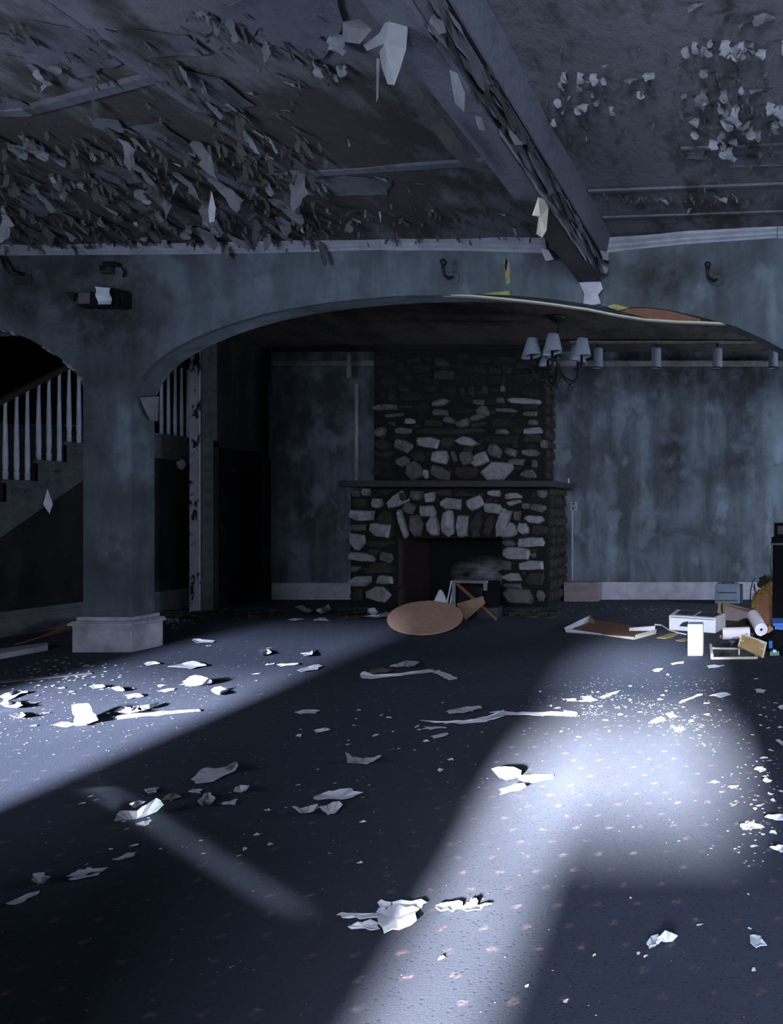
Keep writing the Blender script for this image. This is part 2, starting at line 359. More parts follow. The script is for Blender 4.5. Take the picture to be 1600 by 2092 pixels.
# crown moulding along the arcade wall, broken by the beam
def crown(name, pts):
    b = MB()
    prof = [(0, 0), (-.012, 0), (-.018, .018), (-.034, .03), (-.038, .05), (-.058, .07), (-.062, .095), (0, .095)]
    rings = []
    for px, yb, yt in pts:
        z0, z1 = za(yb), za(yt); s = (z1 - z0) / .095
        rings.append([(xa(px), YA + a, z0 + c * s) for a, c in prof])
    n = len(prof)
    b.add([v for r in rings for v in r], [(i*n+k, i*n+k+1, (i+1)*n+k+1, (i+1)*n+k) for i in range(len(rings)-1) for k in range(n-1)] + [tuple(range(n)), tuple(range((len(rings)-1)*n, len(rings)*n))])
    return struct(b.build(name, M['crown']))
crown('trim_3', [(-700, 528, 506), (18, 522, 503)]); crown('trim_4', [(20, 522, 504), (400, 520, 502), (560, 517, 498), (780, 511, 489)])
crown('trim_5', [(781, 512, 488), (950, 513, 489), (1118, 518, 491)]); crown('trim_6', [(1240, 517, 491), (1320, 508, 486), (1400, 500, 478), (1587, 487, 467)]); crown('trim_7', [(1589, 488, 467), (2300, 440, 415)])

# ceiling beam running towards the arcade wall
BX0, BX1, BZ = -1.497, -1.32, 3.075
beam = struct(MB().box((BX0, .3, BZ), (BX1, YA + .01, 3.46)).build('ceiling_beam', M['beam'], bevel=.006))
b = MB().grid(lambda u, v: (BX1 + .004 + .012 * v + .006 * mnoise.noise((u * 20, v * 3, 1)), lerp(.3, YA - .01, u), lerp(BZ + .03, 3.31, v)), 60, 3); b.build('side_board', M['beam_side'], beam)
b = MB().prism([(BX1, .3, 3.29), (BX1 + .035, .3, 3.30), (BX1 + .075, .3, 3.41), (BX1 + .09, .3, 3.49), (BX1, .3, 3.49)], (0, YA - .32, 0)); b.build('cove_moulding', M['beam'], beam)
# long torn edge where the lining has come away from the side of the beam
def edge_strip(name, pts, dx, mat, parent):
    b = MB(); P = [Vector(p) for p in pts]
    vs = []
    for i, p in enumerate(P):
        w = dx * (.4 + .9 * abs(mnoise.noise((i * .9, p.y * 3, 7))))
        vs += [p, p + Vector((w, .02, -w * .55)), p + Vector((w * 1.3, .03, -w * 1.3))]
    return b.add(vs, [(i*3+k, i*3+k+1, i*3+k+4, i*3+k+3) for i in range(len(P)-1) for k in range(2)]).build(name, mat, parent, fix=False)
rb = random.Random(3)
b = MB(); yy = .5
while yy < 6.05:                       # solid dark strip painting the shade of a gap under the cove
    ln = rb.uniform(.15, .5); w = rb.uniform(.004, .028); b.box((BX1 + .012, yy, 3.30 - w), (BX1 + .024, min(6.1, yy + ln), 3.30)); yy += ln
b.build('dark_gap', M['soot'], beam)
def side_plate(y0, y1, z0, z1, out, mat):
    n = max(3, int((y1 - y0) / .07)); b = MB(); up, dn = [], []
    for i in range(n + 1):
        t = i / n; y = lerp(y0, y1, t); e_ = math.sin(PI * t) ** .5
        up.append((BX1 + .02, y + rb.uniform(-.02, .02), z1 + rb.uniform(-.012, .012) * (0 < i < n))); dn.append((BX1 + .02 + out * rb.uniform(.5, 1.2) * e_, y + rb.uniform(-.02, .02), lerp(z1, z0, e_) + rb.uniform(-.02, .02)))
    b.add([*up, *[tuple((p + q) / 2 + (.006 if k == 0 else 0) for k, (p, q) in enumerate(zip(a_, c_))) for a_, c_ in zip(up, dn)], *dn], [(r_*(n+1)+i, r_*(n+1)+i+1, (r_+1)*(n+1)+i+1, (r_+1)*(n+1)+i) for r_ in range(2) for i in range(n)])
    return b.build('side_plate', M[mat], beam, fix=False)
for y0, ln, z0, z1, out, m_ in ((2.2, .6, 3.12, 3.27, .03, 'beam_side'), (3.05, .5, 3.09, 3.24, .03, 'beam_side'), (3.5, .75, 3.15, 3.28, .03, 'flake_brown'), (4.1, .55, 3.10, 3.20, .03, 'beam_side'), (4.7, .4, 3.10, 3.25, .06, 'flake_brown'), (4.95, .45, 3.17, 3.28, .04, 'beam_side'), (5.45, .4, 3.12, 3.25, .04, 'beam_side'), (5.75, .28, 3.10, 3.24, .05, 'flake')): side_plate(y0, y0 + ln, z0, z1, out, m_)
b = MB(); P_ = [(BX1 + .002, 3.7 + .075 * i, BZ + .02 + .015 * mnoise.noise((i * .5, 3, 1))) for i in range(26)]
b.add([q for x, y, z in P_ for q in ((x, y, z), (x + .012, y, z - .004), (x + .010, y, z - .026 - .02 * abs(mnoise.noise((y * 5, 1, 1)))))], [(i*3+k, i*3+k+1, i*3+k+4, i*3+k+3) for i in range(25) for k in range(2)]); b.build('loose_edge', M['flake_light'], beam, fix=False)

# seams of the ceiling boards
def batten(name, a, c, w, h, mat=None):
    P = [Vector((a[0], a[1], zc(a[0]))), Vector((c[0], c[1], zc(c[0])))]
    d = (P[1] - P[0]).normalized(); s = Vector((-d.y, d.x, 0)) * w / 2; dn = Vector((0, 0, -h))
    return struct(MB().prism([P[0] - s, P[0] + s, P[0] + s * .6 + dn, P[0] - s * .6 + dn], P[1] - P[0]).build(name, mat or M['beam_side'], ceil_o))
batten('seam_strip', (-3.25, 1.0), (-3.16, 4.35), .055, .012, M['beam']); batten('seam_strip', (-3.15, 4.36), (-3.12, 5.3), .05, .012)
batten('seam_strip', (-3.16, 3.83), (-4.1, 4.12), .085, .016); batten('seam_strip', (-4.1, 4.12), (-5.6, 4.25), .085, .014, M['beam'])
batten('seam_strip', (-3.12, 4.92), (-1.5, 4.78), .10, .012, M['beam']); batten('seam_strip', (-.5, 4.74), (3.0, 4.7), .05, .012); batten('seam_strip', (-1.22, 5.28), (3.0, 5.30), .05, .014); batten('seam_strip', (-1.22, 5.75), (3.0, 5.8), .04, .012)

# far wall, door wall, stair wall, rear and right walls
struct(MB().box((-6.66, YF, 0), (3.6, YF + .12, 3.5)).build('wall_back', M['far_wall']))
b = MB().box((-6.65, 8.62, 0), (-6.55, 8.86, 3.4)).box((-6.65, 8.86, 1.96), (-6.55, 9.71, 3.4)).box((-6.65, 9.71, 0), (-6.55, 9.98, 3.4))
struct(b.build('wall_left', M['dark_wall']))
struct(MB().box((-6.668, 8.60, 0), (-6.552, 8.622, 3.3)).build('trim_8', M['peeled']))
for i in range(16):          # paint curling off the end of that wall
    z = .12 + i * .115 + random.uniform(-.03, .03)
    if i in (5, 9, 13): continue
    x = -6.655 + random.uniform(0, .03); s = random.uniform(.025, .05)
    MB().add([(x, 8.598, z), (x + s, 8.594, z + s * .4), (x + s * .7, 8.56, z - s), (x - .01, 8.57, z - s * .6)], [(0, 1, 2, 3)]).build('curled_paint', M['flake_light'], bpy.data.objects['trim_8'], fix=False)
MB().box((-6.552, 8.62, 0), (-6.535, 8.86, 3.3)).build('corner_board', M['stair'], bpy.data.objects['wall_left'])
d = struct(MB().box((-6.62, 8.87, .01), (-6.585, 9.70, 1.95)).build('door_1', M['black'], bevel=.004))
for f, (z0, z1, y0, y1) in enumerate([(z0, z1, y0, y1) for z0, z1 in ((.2, .85), (1.0, 1.8)) for y0, y1 in ((8.97, 9.24), (9.33, 9.60))]):
    MB().box((-6.588, y0, z0), (-6.579, y1, z1)).build('door_panel', M['black'], d, bevel=.004)
MB().tube([(-6.575, 9.13, 1.70), (-6.572, 9.2, 1.695), (-6.572, 9.29, 1.665)], [.002, .006, .001], 5).build('splinter', M['stair'], d)
MB().lathe([(0, 0), (.012, 0), (.028, .02), (.024, .045), (0, .05)], (-6.565, 8.95, .95), 10).build('door_knob', M['iron'], d, smooth=True)
b = MB().box((-6.548, 8.80, 0), (-6.525, 8.872, 2.03)).box((-6.548, 9.70, 0), (-6.525, 9.77, 2.03)).box((-6.548, 8.80, 1.955), (-6.525, 9.77, 2.03)); struct(b.build('door_casing', M['dark_wall'], d, bevel=.003))
struct(MB().box((-6.545, 9.80, 1.9), (-6.515, 9.85, 2.9)).build('trim_9', M['stair']))
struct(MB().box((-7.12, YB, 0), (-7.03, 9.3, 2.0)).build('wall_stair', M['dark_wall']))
MB().box((-7.03, YB, 0), (-7.0, 9.2, .19)).box((-7.03, YB, .19), (-7.012, 9.2, .215)).box((-7.03, YB, .215), (-7.005, 9.2, .24)).build('baseboard_stair', M['base_dim'], None, bevel=.003)
struct(bpy.data.objects['baseboard_stair'])
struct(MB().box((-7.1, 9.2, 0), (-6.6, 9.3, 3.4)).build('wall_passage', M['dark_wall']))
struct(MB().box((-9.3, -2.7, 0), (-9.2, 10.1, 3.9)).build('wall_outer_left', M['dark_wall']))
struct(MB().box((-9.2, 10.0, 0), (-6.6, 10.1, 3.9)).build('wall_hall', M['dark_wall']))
struct(MB().box((-6.53, YF - .02, 0), (-5.08, YF, .20)).box((-6.53, YF - .014, .20), (-5.08, YF, .225)).build('baseboard_back', M['white_paint'], bevel=.003))
struct(MB().box((-2.57, YF - .02, 0), (3.2, YF, .19)).box((-2.57, YF - .012, .19), (3.2, YF, .215)).box((-2.57, YF - .026, .215), (3.2, YF, .235)).build('baseboard_right', M['white_paint'], bevel=.004))
struct(MB().box((-6.5, YF - .05, 3.13), (3.2, YF, 3.20)).build('trim_10', M['pipe'], bevel=.006))

def holed(name, axis, pos, th, u0, u1, z1, holes, mat):
    us = sorted({u0, u1, *[h[0] for h in holes], *[h[1] for h in holes]}); zs = sorted({0, z1, *[h[2] for h in holes], *[h[3] for h in holes]})
    b = MB()
    for a, c in zip(us, us[1:]):
        for e, f in zip(zs, zs[1:]):
            um, zm = (a + c) / 2, (e + f) / 2
            if any(h[0] < um < h[1] and h[2] < zm < h[3] for h in holes): continue
            b.box((a, pos, e), (c, pos + th, f)) if axis == 'x' else b.box((pos, a, e), (pos + th, c, f))
    return struct(b.build(name, mat))
# unseen rear walls: openings shaped to throw the sun patches on the floor
holed('wall_rear', 'x', -2.6, .1, -.8, 3.6, 3.9, [(-.32, -.17, .95, 1.53), (-.15, 1.0, .70, 1.53), (-.35, .54, 1.53, 1.80), (-.35, .50, 2.04, 2.38), (-.1, 1.4, 2.55, 2.92)], M['rear_wall'])
holed('wall_rear_left', 'x', .2, .1, -9.2, -.8, 3.9, [(-4.3, -2.68, .55, 1.95)], M['rear_wall'])  # unseen wall set forward here to keep the near left floor dark
struct(MB().box((-4.3, .24, .55), (-2.68, .246, 1.30)).build('window_1', M['dirty_glass']))
struct(MB().box((-4.3, .24, 1.305), (-2.68, .246, 1.95)).build('window_4', M['dim_glass']))
struct(MB().box((-.15, -2.56, .70), (1.0, -2.555, 1.53)).build('window_2', M['grimy_glass']))
struct(MB().box((-.35, -2.56, 2.04), (.50, -2.555, 2.38)).build('window_3', M['hazy_glass']))
struct(MB().box((-.1, -2.56, 2.55), (1.4, -2.555, 2.92)).build('window_5', M['sooty_glass']))  # added opening and pane, let weak sun reach the rubbish at right
struct(MB().box((-.9, -2.6, 0), (-.8, .3, 3.9)).build('wall_return', M['rear_wall']))  # unseen return closing that step, blocks daylight from the left floor
struct(MB().box((3.2, -2.6, 0), (3.3, 10.1, 3.9)).build('wall_right', M['rear_wall']))

# ------------------------------------------------------------------ fireplace
YL, YU = 9.07, 9.45             # stone face below and above the mantel
fp = thing('fireplace', 'large fieldstone fireplace with dark mantel shelf against the far wall', 'fireplace', (-3.8, YL, 0))
OX0, OX1, OZ = -4.456, -3.17, .853
b = MB().box((-5.04, YL, 0), (OX0, YF, 1.46)).box((OX1, YL, 0), (-2.60, YF, 1.46)).box((OX0, YL, OZ), (OX1, YF, 1.46)).box((-4.95, YU, 1.46), (-2.76, YF, 3.34))
b.build('masonry', M['mortar'], fp)
MB().add([(OX0, YL + .02, 0), (OX0 + .05, YF - .02, 0), (OX0 + .05, YF - .02, OZ), (OX0, YL + .02, OZ)], [(0, 1, 2, 3)]).build('firebox_side', M['brick'], fp, fix=False)
MB().add([(OX1, YL + .02, 0), (OX1 - .05, YF - .02, 0), (OX1 - .05, YF - .02, OZ), (OX1, YL + .02, OZ)], [(0, 1, 2, 3)]).build('firebox_side', M['brick'], fp, fix=False)
def ash_back():
    k = NT('sooty_firebox_back', .95, .1)
    m = k.math('MULTIPLY', k.blob((-3.65, 9.8, .36), (.5, .5, .24)), k.ramp(k.noise((1, 1, 2), 5, 5), .3, .62))
    k.color(k.mix(m, (.012, .011, .011), (.26, .24, .26))); return k.m
MB().box((OX0 + .04, YF - .03, 0), (OX1 - .04, YF - .02, OZ)).build('firebox_back', ash_back(), fp)
MB().box((OX0 - .1, YL - .18, 0), (OX1 + .1, YL + .0, .012)).build('hearth', M['soot'], fp)
def stone_mesh(w, h, dep, seed):
    rnd = random.Random(seed); n = rnd.choice((6, 7, 7, 8, 9)); pts = []
    for k in range(n):
        a = 2 * PI * (k + rnd.uniform(-.28, .28)) / n
        c, s = math.cos(a), math.sin(a); q = max(abs(c), abs(s)); r = lerp(1, 1 / q, .86) * rnd.uniform(.86, 1.05)
        pts.append((c * r * w / 2, s * r * h / 2))
    v, f = [], []
    tx, tz = rnd.uniform(-.22, .22), rnd.uniform(-.22, .22)
    for sc_, y in ((.97, .05), (1.0, -dep * .35), (.84, -dep * .92)):
        for x, z in pts: v.append((x * sc_, y + (rnd.uniform(-.2, .2) * dep if y < 0 else 0) - (x * tx + z * tz) * .5 * (y < 0), z * sc_))
    v.append((rnd.uniform(-.1, .1) * w, -dep * 1.08, rnd.uniform(-.1, .1) * h))
    for r_ in range(2):
        for k in range(n): f.append((r_*n+k, r_*n+(k+1) % n, (r_+1)*n+(k+1) % n, (r_+1)*n+k))
    for k in range(n): f.append((2*n+k, 2*n+(k+1) % n, 3*n))
    return v, f
placed = []
def put_stone(px, py, wpx, hpx, ang, tone, seed, Y, dep=.05):
    s = Y / F; v, f = stone_mesh(wpx * s, hpx * s, dep, seed)
    ca, sa = math.cos(math.radians(-ang)), math.sin(math.radians(-ang)); o = W(px, py, Y)
    m = MB().add([(o.x + x * ca - z * sa, Y + y, o.z + x * sa + z * ca) for x, y, z in v], f)
    m.build('stone', M[tone], fp); placed.append((px, py, wpx, hpx, ang))
L_, M_, D_, S_ = 'stone_light', 'stone_mid', 'stone_dark', 'stone_soot'
ST = [  # x0,y0,x1,y1 (in an enlargement of the photo), rotation, tone
(105,1115,265,1185,3,L_),(235,1195,370,1285,10,L_),(105,1260,210,1370,5,L_),(105,1380,275,1435,6,L_),(105,1465,185,1500,0,M_),(105,1530,250,1595,0,L_),(280,1520,380,1580,0,L_),(200,1590,370,1690,2,L_),
(120,1600,195,1690,0,D_),(245,1040,320,1100,0,L_),(335,1015,478,1095,-28,L_),(190,980,242,1025,0,L_),(120,985,180,1030,0,M_),(120,1040,235,1095,0,D_),(445,1070,520,1140,20,M_),(490,995,575,1055,0,M_),(300,985,385,1020,0,D_),(585,1000,650,1065,0,L_),
(550,1085,655,1155,0,L_),(680,1040,810,1110,3,L_),(840,1035,955,1110,-25,L_),(975,990,1065,1030,0,L_),(945,1070,1070,1135,10,L_),(1090,1005,1195,1045,-5,L_),(1100,1052,1190,1085,-14,L_),(1195,1070,1250,1110,0,M_),(1250,1075,1340,1125,12,M_),
(1200,1147,1340,1198,5,L_),(1075,1192,1160,1283,-12,L_),(1165,1192,1240,1270,-8,L_),(1070,1305,1155,1340,0,M_),(1170,1287,1335,1350,-3,L_),(1060,1347,1242,1425,4,L_),(1252,1380,1280,1415,0,M_),(1060,1435,1130,1490,8,M_),(1175,1432,1325,1490,-3,L_),
(1060,1512,1195,1563,0,L_),(1070,1573,1190,1606,0,M_),(1060,1605,1262,1700,5,M_),(1280,1620,1340,1690,0,M_),(1210,1505,1330,1590,0,D_),(1290,985,1350,1040,0,M_),(1250,1205,1350,1275,0,D_),(1140,1120,1185,1180,0,M_),
(108,1205,215,1245,0,M_),(215,1305,395,1350,0,D_),(230,1355,300,1420,0,D_),(302,1380,385,1440,15,M_),(185,1445,395,1512,0,D_),
(655,985,760,1030,0,D_),(770,990,880,1030,0,D_),(430,1000,480,1060,0,D_),
(425,1105,462,1292,-17,L_),(295,1120,390,1288,-12,D_),(485,1145,572,1283,-8,M_),(597,1155,680,1278,-3,L_),(692,1110,768,1278,0,L_),(778,1150,855,1285,2,L_),(868,1130,950,1284,8,D_),(955,1140,1020,1284,14,D_),(1035,1105,1110,1290,20,L_),
(530,655,680,725,8,L_),(772,655,930,712,8,L_),(618,738,742,825,6,L_),(752,745,782,812,-20,M_),(800,745,890,830,-15,M_),(862,758,985,838,-18,L_),(930,812,1145,925,-3,L_),(978,705,1070,785,28,M_),(1087,727,1165,775,12,M_),(1187,732,1310,780,0,M_),
(1105,790,1210,832,5,M_),(1180,862,1280,918,0,M_),(1252,800,1288,850,0,M_),(1200,597,1320,640,-5,L_),(1028,605,1110,640,0,M_),(262,600,350,655,-20,M_),(402,598,498,640,6,M_),(500,600,1000,640,0,D_),(390,670,510,745,22,M_),(260,675,380,732,5,D_),(265,740,390,785,0,D_),
(400,780,490,840,-25,M_),(455,812,570,920,-18,M_),(573,860,605,920,0,L_),(612,842,745,920,15,M_),(760,835,920,920,0,D_),(258,795,395,920,0,S_),(680,655,765,722,0,D_),(455,540,520,575,0,L_),(582,547,700,590,0,D_),(700,530,775,570,15,M_),(772,542,870,595,-12,M_),
(865,512,970,548,-18,M_),(250,452,410,488,-4,M_),(330,510,450,530,-4,M_),(420,455,510,478,0,D_),(625,420,735,460,-8,M_),(625,480,730,522,0,M_),(885,420,955,455,10,M_),(905,460,985,530,0,M_),(1038,410,1080,442,0,M_),(1095,412,1310,450,4,L_),(1020,475,1165,502,3,M_),
(1200,455,1290,480,0,D_),(1195,495,1290,525,0,M_),(1230,545,1290,580,0,M_),(355,385,395,440,0,D_),(425,330,495,375,0,S_),(805,345,840,395,0,D_),(855,335,900,402,0,D_),(945,335,980,392,0,D_),(1060,330,1090,372,0,M_),(640,160,740,215,0,D_),(635,240,775,300,0,D_),
(510,280,630,322,6,S_),(500,205,630,260,0,S_),(1010,155,1160,202,0,S_),(260,150,400,212,0,S_),(405,220,480,245,0,D_),(1310,670,1345,725,0,M_),(1200,640,1310,690,0,D_),(940,640,1180,700,0,S_)]
for i, (x0, y0, x1, y1, a, t) in enumerate(ST):
    cx, cy = 680 + (x0 + x1) / 2 / 3.077, 680 + (y0 + y1) / 2 / 3.077
    low = cy > 992
    put_stone(cx, cy, (x1 - x0) / 3.077 * 1.05, (y1 - y0) / 3.077 * 1.06, a, t, i * 13 + 5, YL if low else YU, random.uniform(.04, .075))
# darker stones bedded between the pale ones, and round the right-hand return of the masonry
def free(px, py, w, h):
    for qx, qy, qw, qh, qa in placed:
        if abs(px - qx) < (w + qw) * .42 and abs(py - qy) < (h + qh) * .42: return False
    return not (810 < px < 1029 and py > 1094)
rnd = random.Random(21)
for (x0, y0, x1, y1, Y) in ((722, 1006, 1112, 1226, YL), (768, 722, 1106, 972, YU)):
    for size in ((44, 20), (30, 15), (20, 11), (13, 8)):
        for _ in range(420):
            w, h = size[0] * rnd.uniform(.7, 1.3), size[1] * rnd.uniform(.7, 1.3); px, py = rnd.uniform(x0 + w/2, x1 - w/2), rnd.uniform(y0 + h/2, y1 - h/2)
            if len(placed) < 285 and free(px, py, w, h): put_stone(px, py, w, h, rnd.uniform(-8, 8), S_ if py < 860 or rnd.random() < .3 else D_, rnd.randrange(9999), Y, .035)
b = MB()
for X, y0, y1, z0, z1 in ((-2.60, YL + .05, YF - .06, .05, 1.42), (-2.76, YU + .04, YF - .06, 1.6, 3.0)):
    z = z0
    while z < z1:
        h = rnd.uniform(.09, .17); y = y0
        while y < y1:
            w = rnd.uniform(.12, .26); v, f = stone_mesh(w * .92, h * .9, .03, rnd.randrange(9999))
            b.add([(X - yy, y + w / 2 + xx, z + h / 2 + zz) for xx, yy, zz in v], f); y += w
        z += h
stuff(b.build('return_stones', M['stone_dark'], fp))  # return built all in dark stone, its shade put into the colour
b = MB().box((-5.085, 8.87, 1.478), (-2.48, YF - .01, 1.555)); mt = b.build('mantel_shelf', M['mantel'], fp, bevel=.008)
tag(MB().lathe([(0, 0), (.012, 0), (.011, .06), (.004, .066), (0, .07)], (W(1162, 988, 9.72).x, 9.72, 1.555), 8).build('candle_stub', M['cream']), 'small pale candle stub standing on the right end of the mantel shelf', 'candle')

# pipes beside the chimney breast, outlet on the far wall
b = MB().tube([(-5.04, 9.2, 1.557), (-5.04, 9.2, 2.78)], .022, 10)
p = b.build('pipe', M['pipe'], smooth=True); tag(p, 'tall thin pale pipe standing on the left end of the mantel shelf', 'pipe')
MB().lathe([(.024, -.02), (.03, -.02), (.03, .02), (.024, .02)], (-5.04, 9.2, 2.17), 10).build('coupling', M['pipe'], p)
b = MB().tube([W(713, 722, 9.6), W(713, 772, 9.6)], .03, 10); p = b.build('drop_pipe', M['pipe'], smooth=True); tag(p, 'short pale pipe hanging from the alcove ceiling left of the chimney', 'pipe')
MB().tube([W(713, 722, 9.6), W(713, 690, 9.6)], .012, 8).build('hanger', M['iron'], p)
o = thing('outlet_box', 'small grey outlet box with a vertical conduit on the far wall', 'outlet', (-2.47, YF, 1.0))
b = MB().box((W(1167, 1035, YF).x, YF - .05, W(0, 1044, YF).z), (W(1180, 1035, YF).x, YF, W(0, 1026, YF).z)); b.build('box', M['crown'], o, bevel=.004)
x = W(1173.5, 0, YF).x
for z in (1.21, 1.27): MB().box((x - .012, YF - .054, z), (x + .012, YF - .05, z + .03)).build('socket', M['dark_grey'], o)
MB().tube([(W(1170, 0, YF).x, YF - .02, W(0, 1044, YF).z), (W(1170, 0, YF).x, YF - .02, .24)], .013, 8).build('conduit', M['crown'], o)

# ------------------------------------------------------------------ chandelier and track lights in the alcove
cx, cy = -2.21, 8.1
ch = thing('chandelier', 'black iron chandelier with small pale cone shades hanging in the alcove', 'chandelier', (cx, cy, 3.3))
MB().lathe([(0, 0), (.11, 0), (.10, -.03), (.05, -.06), (.02, -.075), (0, -.075)], (cx, cy, 3.328), 16).build('canopy', M['iron'], ch, smooth=True)
MB().tube([(cx, cy, 3.26), (cx, cy, 2.95)], .008, 6).build('rod', M['iron'], ch)
MB().lathe([(0, .42), (.015, .42), (.02, .34), (.05, .30), (.02, .25), (.03, .15), (.07, .09), (.05, .03), (.02, 0), (.03, -.03), (0, -.06)], (cx, cy, 2.58), 14).build('body', M['iron'], ch, smooth=True)
for k in range(5):
    a = 2 * PI * k / 5 - PI / 2 + .05; c, s = math.cos(a), math.sin(a); R = .285
    path = [(cx + c * r, cy + s * r, z) for r, z in ((.03, 2.70), (.10, 2.64), (.17, 2.61), (.23, 2.63), (.27, 2.70), (R, 2.79))]
    arm = MB().tube(path, [.012, .011, .01, .01, .01, .011], 7).tube([(cx + c * r, cy + s * r, z) for r, z in ((.17, 2.61), (.14, 2.56), (.18, 2.53), (.21, 2.56))], .008, 6).build('arm', M['iron'], ch, smooth=True)
    X, Y = cx + c * R, cy + s * R
    MB().lathe([(0, 0), (.045, .005), (.05, .015), (.02, .02), (.014, .025), (.014, .13), (0, .13)], (X, Y, 2.785), 10).build('candle_holder', M['iron'], arm, smooth=True)
    tx, ty = random.uniform(-.02, .02), random.uniform(-.02, .02)
    vs = MB()
    pr = [(.105, 0), (.056, .20)]
    n = 16
    for (ra, z0), (rb, z1) in ((pr[0], pr[1]),):
        vs.add([(X + ra*math.cos(2*PI*q/n), Y + ra*math.sin(2*PI*q/n), 2.865 + tx*math.cos(2*PI*q/n)*2) for q in range(n)] + [(X + tx + rb*math.cos(2*PI*q/n), Y + ty + rb*math.sin(2*PI*q/n), 2.865 + z1) for q in range(n)],
               [(q, (q+1) % n, n + (q+1) % n, n + q) for q in range(n)])
    vs.build('lamp_shade', M['shade'], arm, smooth=True)
YT = 9.18
tr = thing('track_light', 'ceiling track with four pale cylinder spotlights above the right alcove wall', 'track light', (-1.1, YT, 3.28))
MB().box((-2.36, YT - .02, 3.285), (.75, YT + .02, 3.31)).build('rail', M['pipe'], tr)
for px in (1222, 1341, 1466, 1580):
    X = (px - CX) / F * YT; tl = random.uniform(-.01, .02)
    hd = MB().lathe([(.0, .245), (.055, .245), (.06, .235), (.06, 0), (.052, 0), (.052, .05), (0, .05)], (X, YT, 2.975), 16).build('spotlight', M['shade'], tr, smooth=False)
    MB().tube([(X, YT, 3.22), (X, YT, 3.29)], .012, 6).build('stem', M['iron'], hd)
    MB().lathe([(.061, 0), (.066, 0), (.066, .014), (.061, .014)], (X, YT, 2.968), 16).build('black_rim', M['iron'], hd)

# ------------------------------------------------------------------ fittings on the arcade wall
em = thing('emergency_light', 'dark emergency light box with one bright square lamp above the column', 'emergency light', (-5.47, YA, 2.9))
def wbox(name, x0, y0, x1, y1, Yf, Yb, mat, par, bevel=.004):
    a, c = W(x0, y1, YA), W(x1, y0, YA); return MB().box((a.x, Yf, a.z), (c.x, Yb, c.z)).build(name, mat, par, bevel=bevel)
hs = wbox('housing', 178, 602, 270, 631, YA - .09, YA, M['iron'], em)
wbox('cover_plate', 181, 604, 204, 627, YA - .095, YA - .09, M['base_dim'], em); wbox('cover_plate', 240, 604, 261, 627, YA - .095, YA - .09, M['base_dim'], em)
wbox('bracket', 208, 628, 236, 634, YA - .12, YA - .02, M['iron'], em)
P = [W(201, 588, YA - .14), W(231, 590, YA - .14), W(236, 625, YA - .17), W(207, 624, YA - .17)]
lampb = MB().prism([p + Vector((0, .02, 0)) for p in P], (.005, .09, 0)).build('lamp_head', M['iron'], em)
rf = MB()
def refl(u, v):
    p = P[0].lerp(P[1], u).lerp(P[3].lerp(P[2], u), v); return p + Vector((0, .012 + .02 * math.sin(PI * u) * math.sin(PI * v) + .008 * math.sin(9 * v + 2 * u), 0))
rf.grid(lambda u, v: refl(u, v) + Vector((0, -.045, 0)), 10, 12).build('reflector', M['chrome'], lampb, smooth=True)
jb = thing('junction_box', 'small open metal box on the wall above the emergency light', 'junction box', (-5.45, YA, 3.18))
wbox('box', 212, 545, 236, 561, YA - .05, YA, M['dark_grey'], jb); wbox('flap', 228, 541, 252, 549, YA - .09, YA - .03, M['iron'], jb); wbox('opening', 214, 547, 226, 556, YA - .052, YA - .05, M['soot'], jb, 0)
MB().tube([W(248, 545, YA - .05), W(255, 556, YA - .04), W(252, 566, YA - .02)], .008, 6).build('cable', M['iron'], jb)
fl = MB().prism([W(131, 595, YA - .01), W(152, 598, YA - .06), W(150, 617, YA - .02), W(143, 612, YA - .01)], (0, .006, 0)).build('wall_flap', M['dark_grey'], arcade)
def sconce(px, py, label, mat_plate):
    s = thing('wall_sconce', label, 'wall lamp', W(px, py, YA), 'wall lamp arms over the main arch')
    MB().lathe([(0, .03), (.035, .028), (.04, 0), (0, 0)], (0, 0, 0), 12)
    c = W(px + 14, py + 22, YA); m = MB()
    m.add([(c.x + .055*math.cos(2*PI*k/14)*(1 if r else .7), YA - y, c.z + .055*math.sin(2*PI*k/14)*(1 if r else .7)) for y, r in ((0, 1), (.014, 1), (.025, 0)) for k in range(14)],
          [(i*14+k, i*14+(k+1) % 14, (i+1)*14+(k+1) % 14, (i+1)*14+k) for i in range(2) for k in range(14)] + [tuple(range(28, 42))])
    m.build('wall_plate', mat_plate, s)
    MB().tube([W(px + 12, py + 20, YA - .02), W(px + 6, py + 22, YA - .10), W(px - 4, py + 16, YA - .16), W(px - 7, py + 2, YA - .17), W(px - 6, py - 8, YA - .17)], [.012, .013, .013, .014, .014], 8).build('arm', M['iron'], s, smooth=True)
    q = W(px - 6, py - 8, YA - .17); MB().lathe([(0, -.02), (.014, -.02), (.03, .012), (.028, .018), (.02, .018), (.02, .03), (0, .03)], (q.x, q.y, q.z), 12).build('lamp_socket', M['iron'], s, smooth=True)
sconce(912, 546, 'black curved lamp arm on the arcade wall left of the ceiling beam', M['arch_wall'])
sconce(1452, 551, 'black lamp arm on the arcade wall right of the ceiling beam', M['arch_wall'])
sc3 = thing('wall_sconce', 'broken dark lamp arm at the left edge of the arcade wall', 'wall lamp', W(15, 530, YA), 'wall lamp arms over the main arch')
MB().tube([W(4, 524, YA - .05), W(8, 540, YA - .10), W(20, 556, YA - .10), W(38, 560, YA - .06), W(50, 560, YA - .01)], .014, 8).build('arm', M['iron'], sc3, smooth=True)
wbox('wall_plate', 32, 561, 67, 582, YA - .02, YA, M['dark_grey'], sc3)

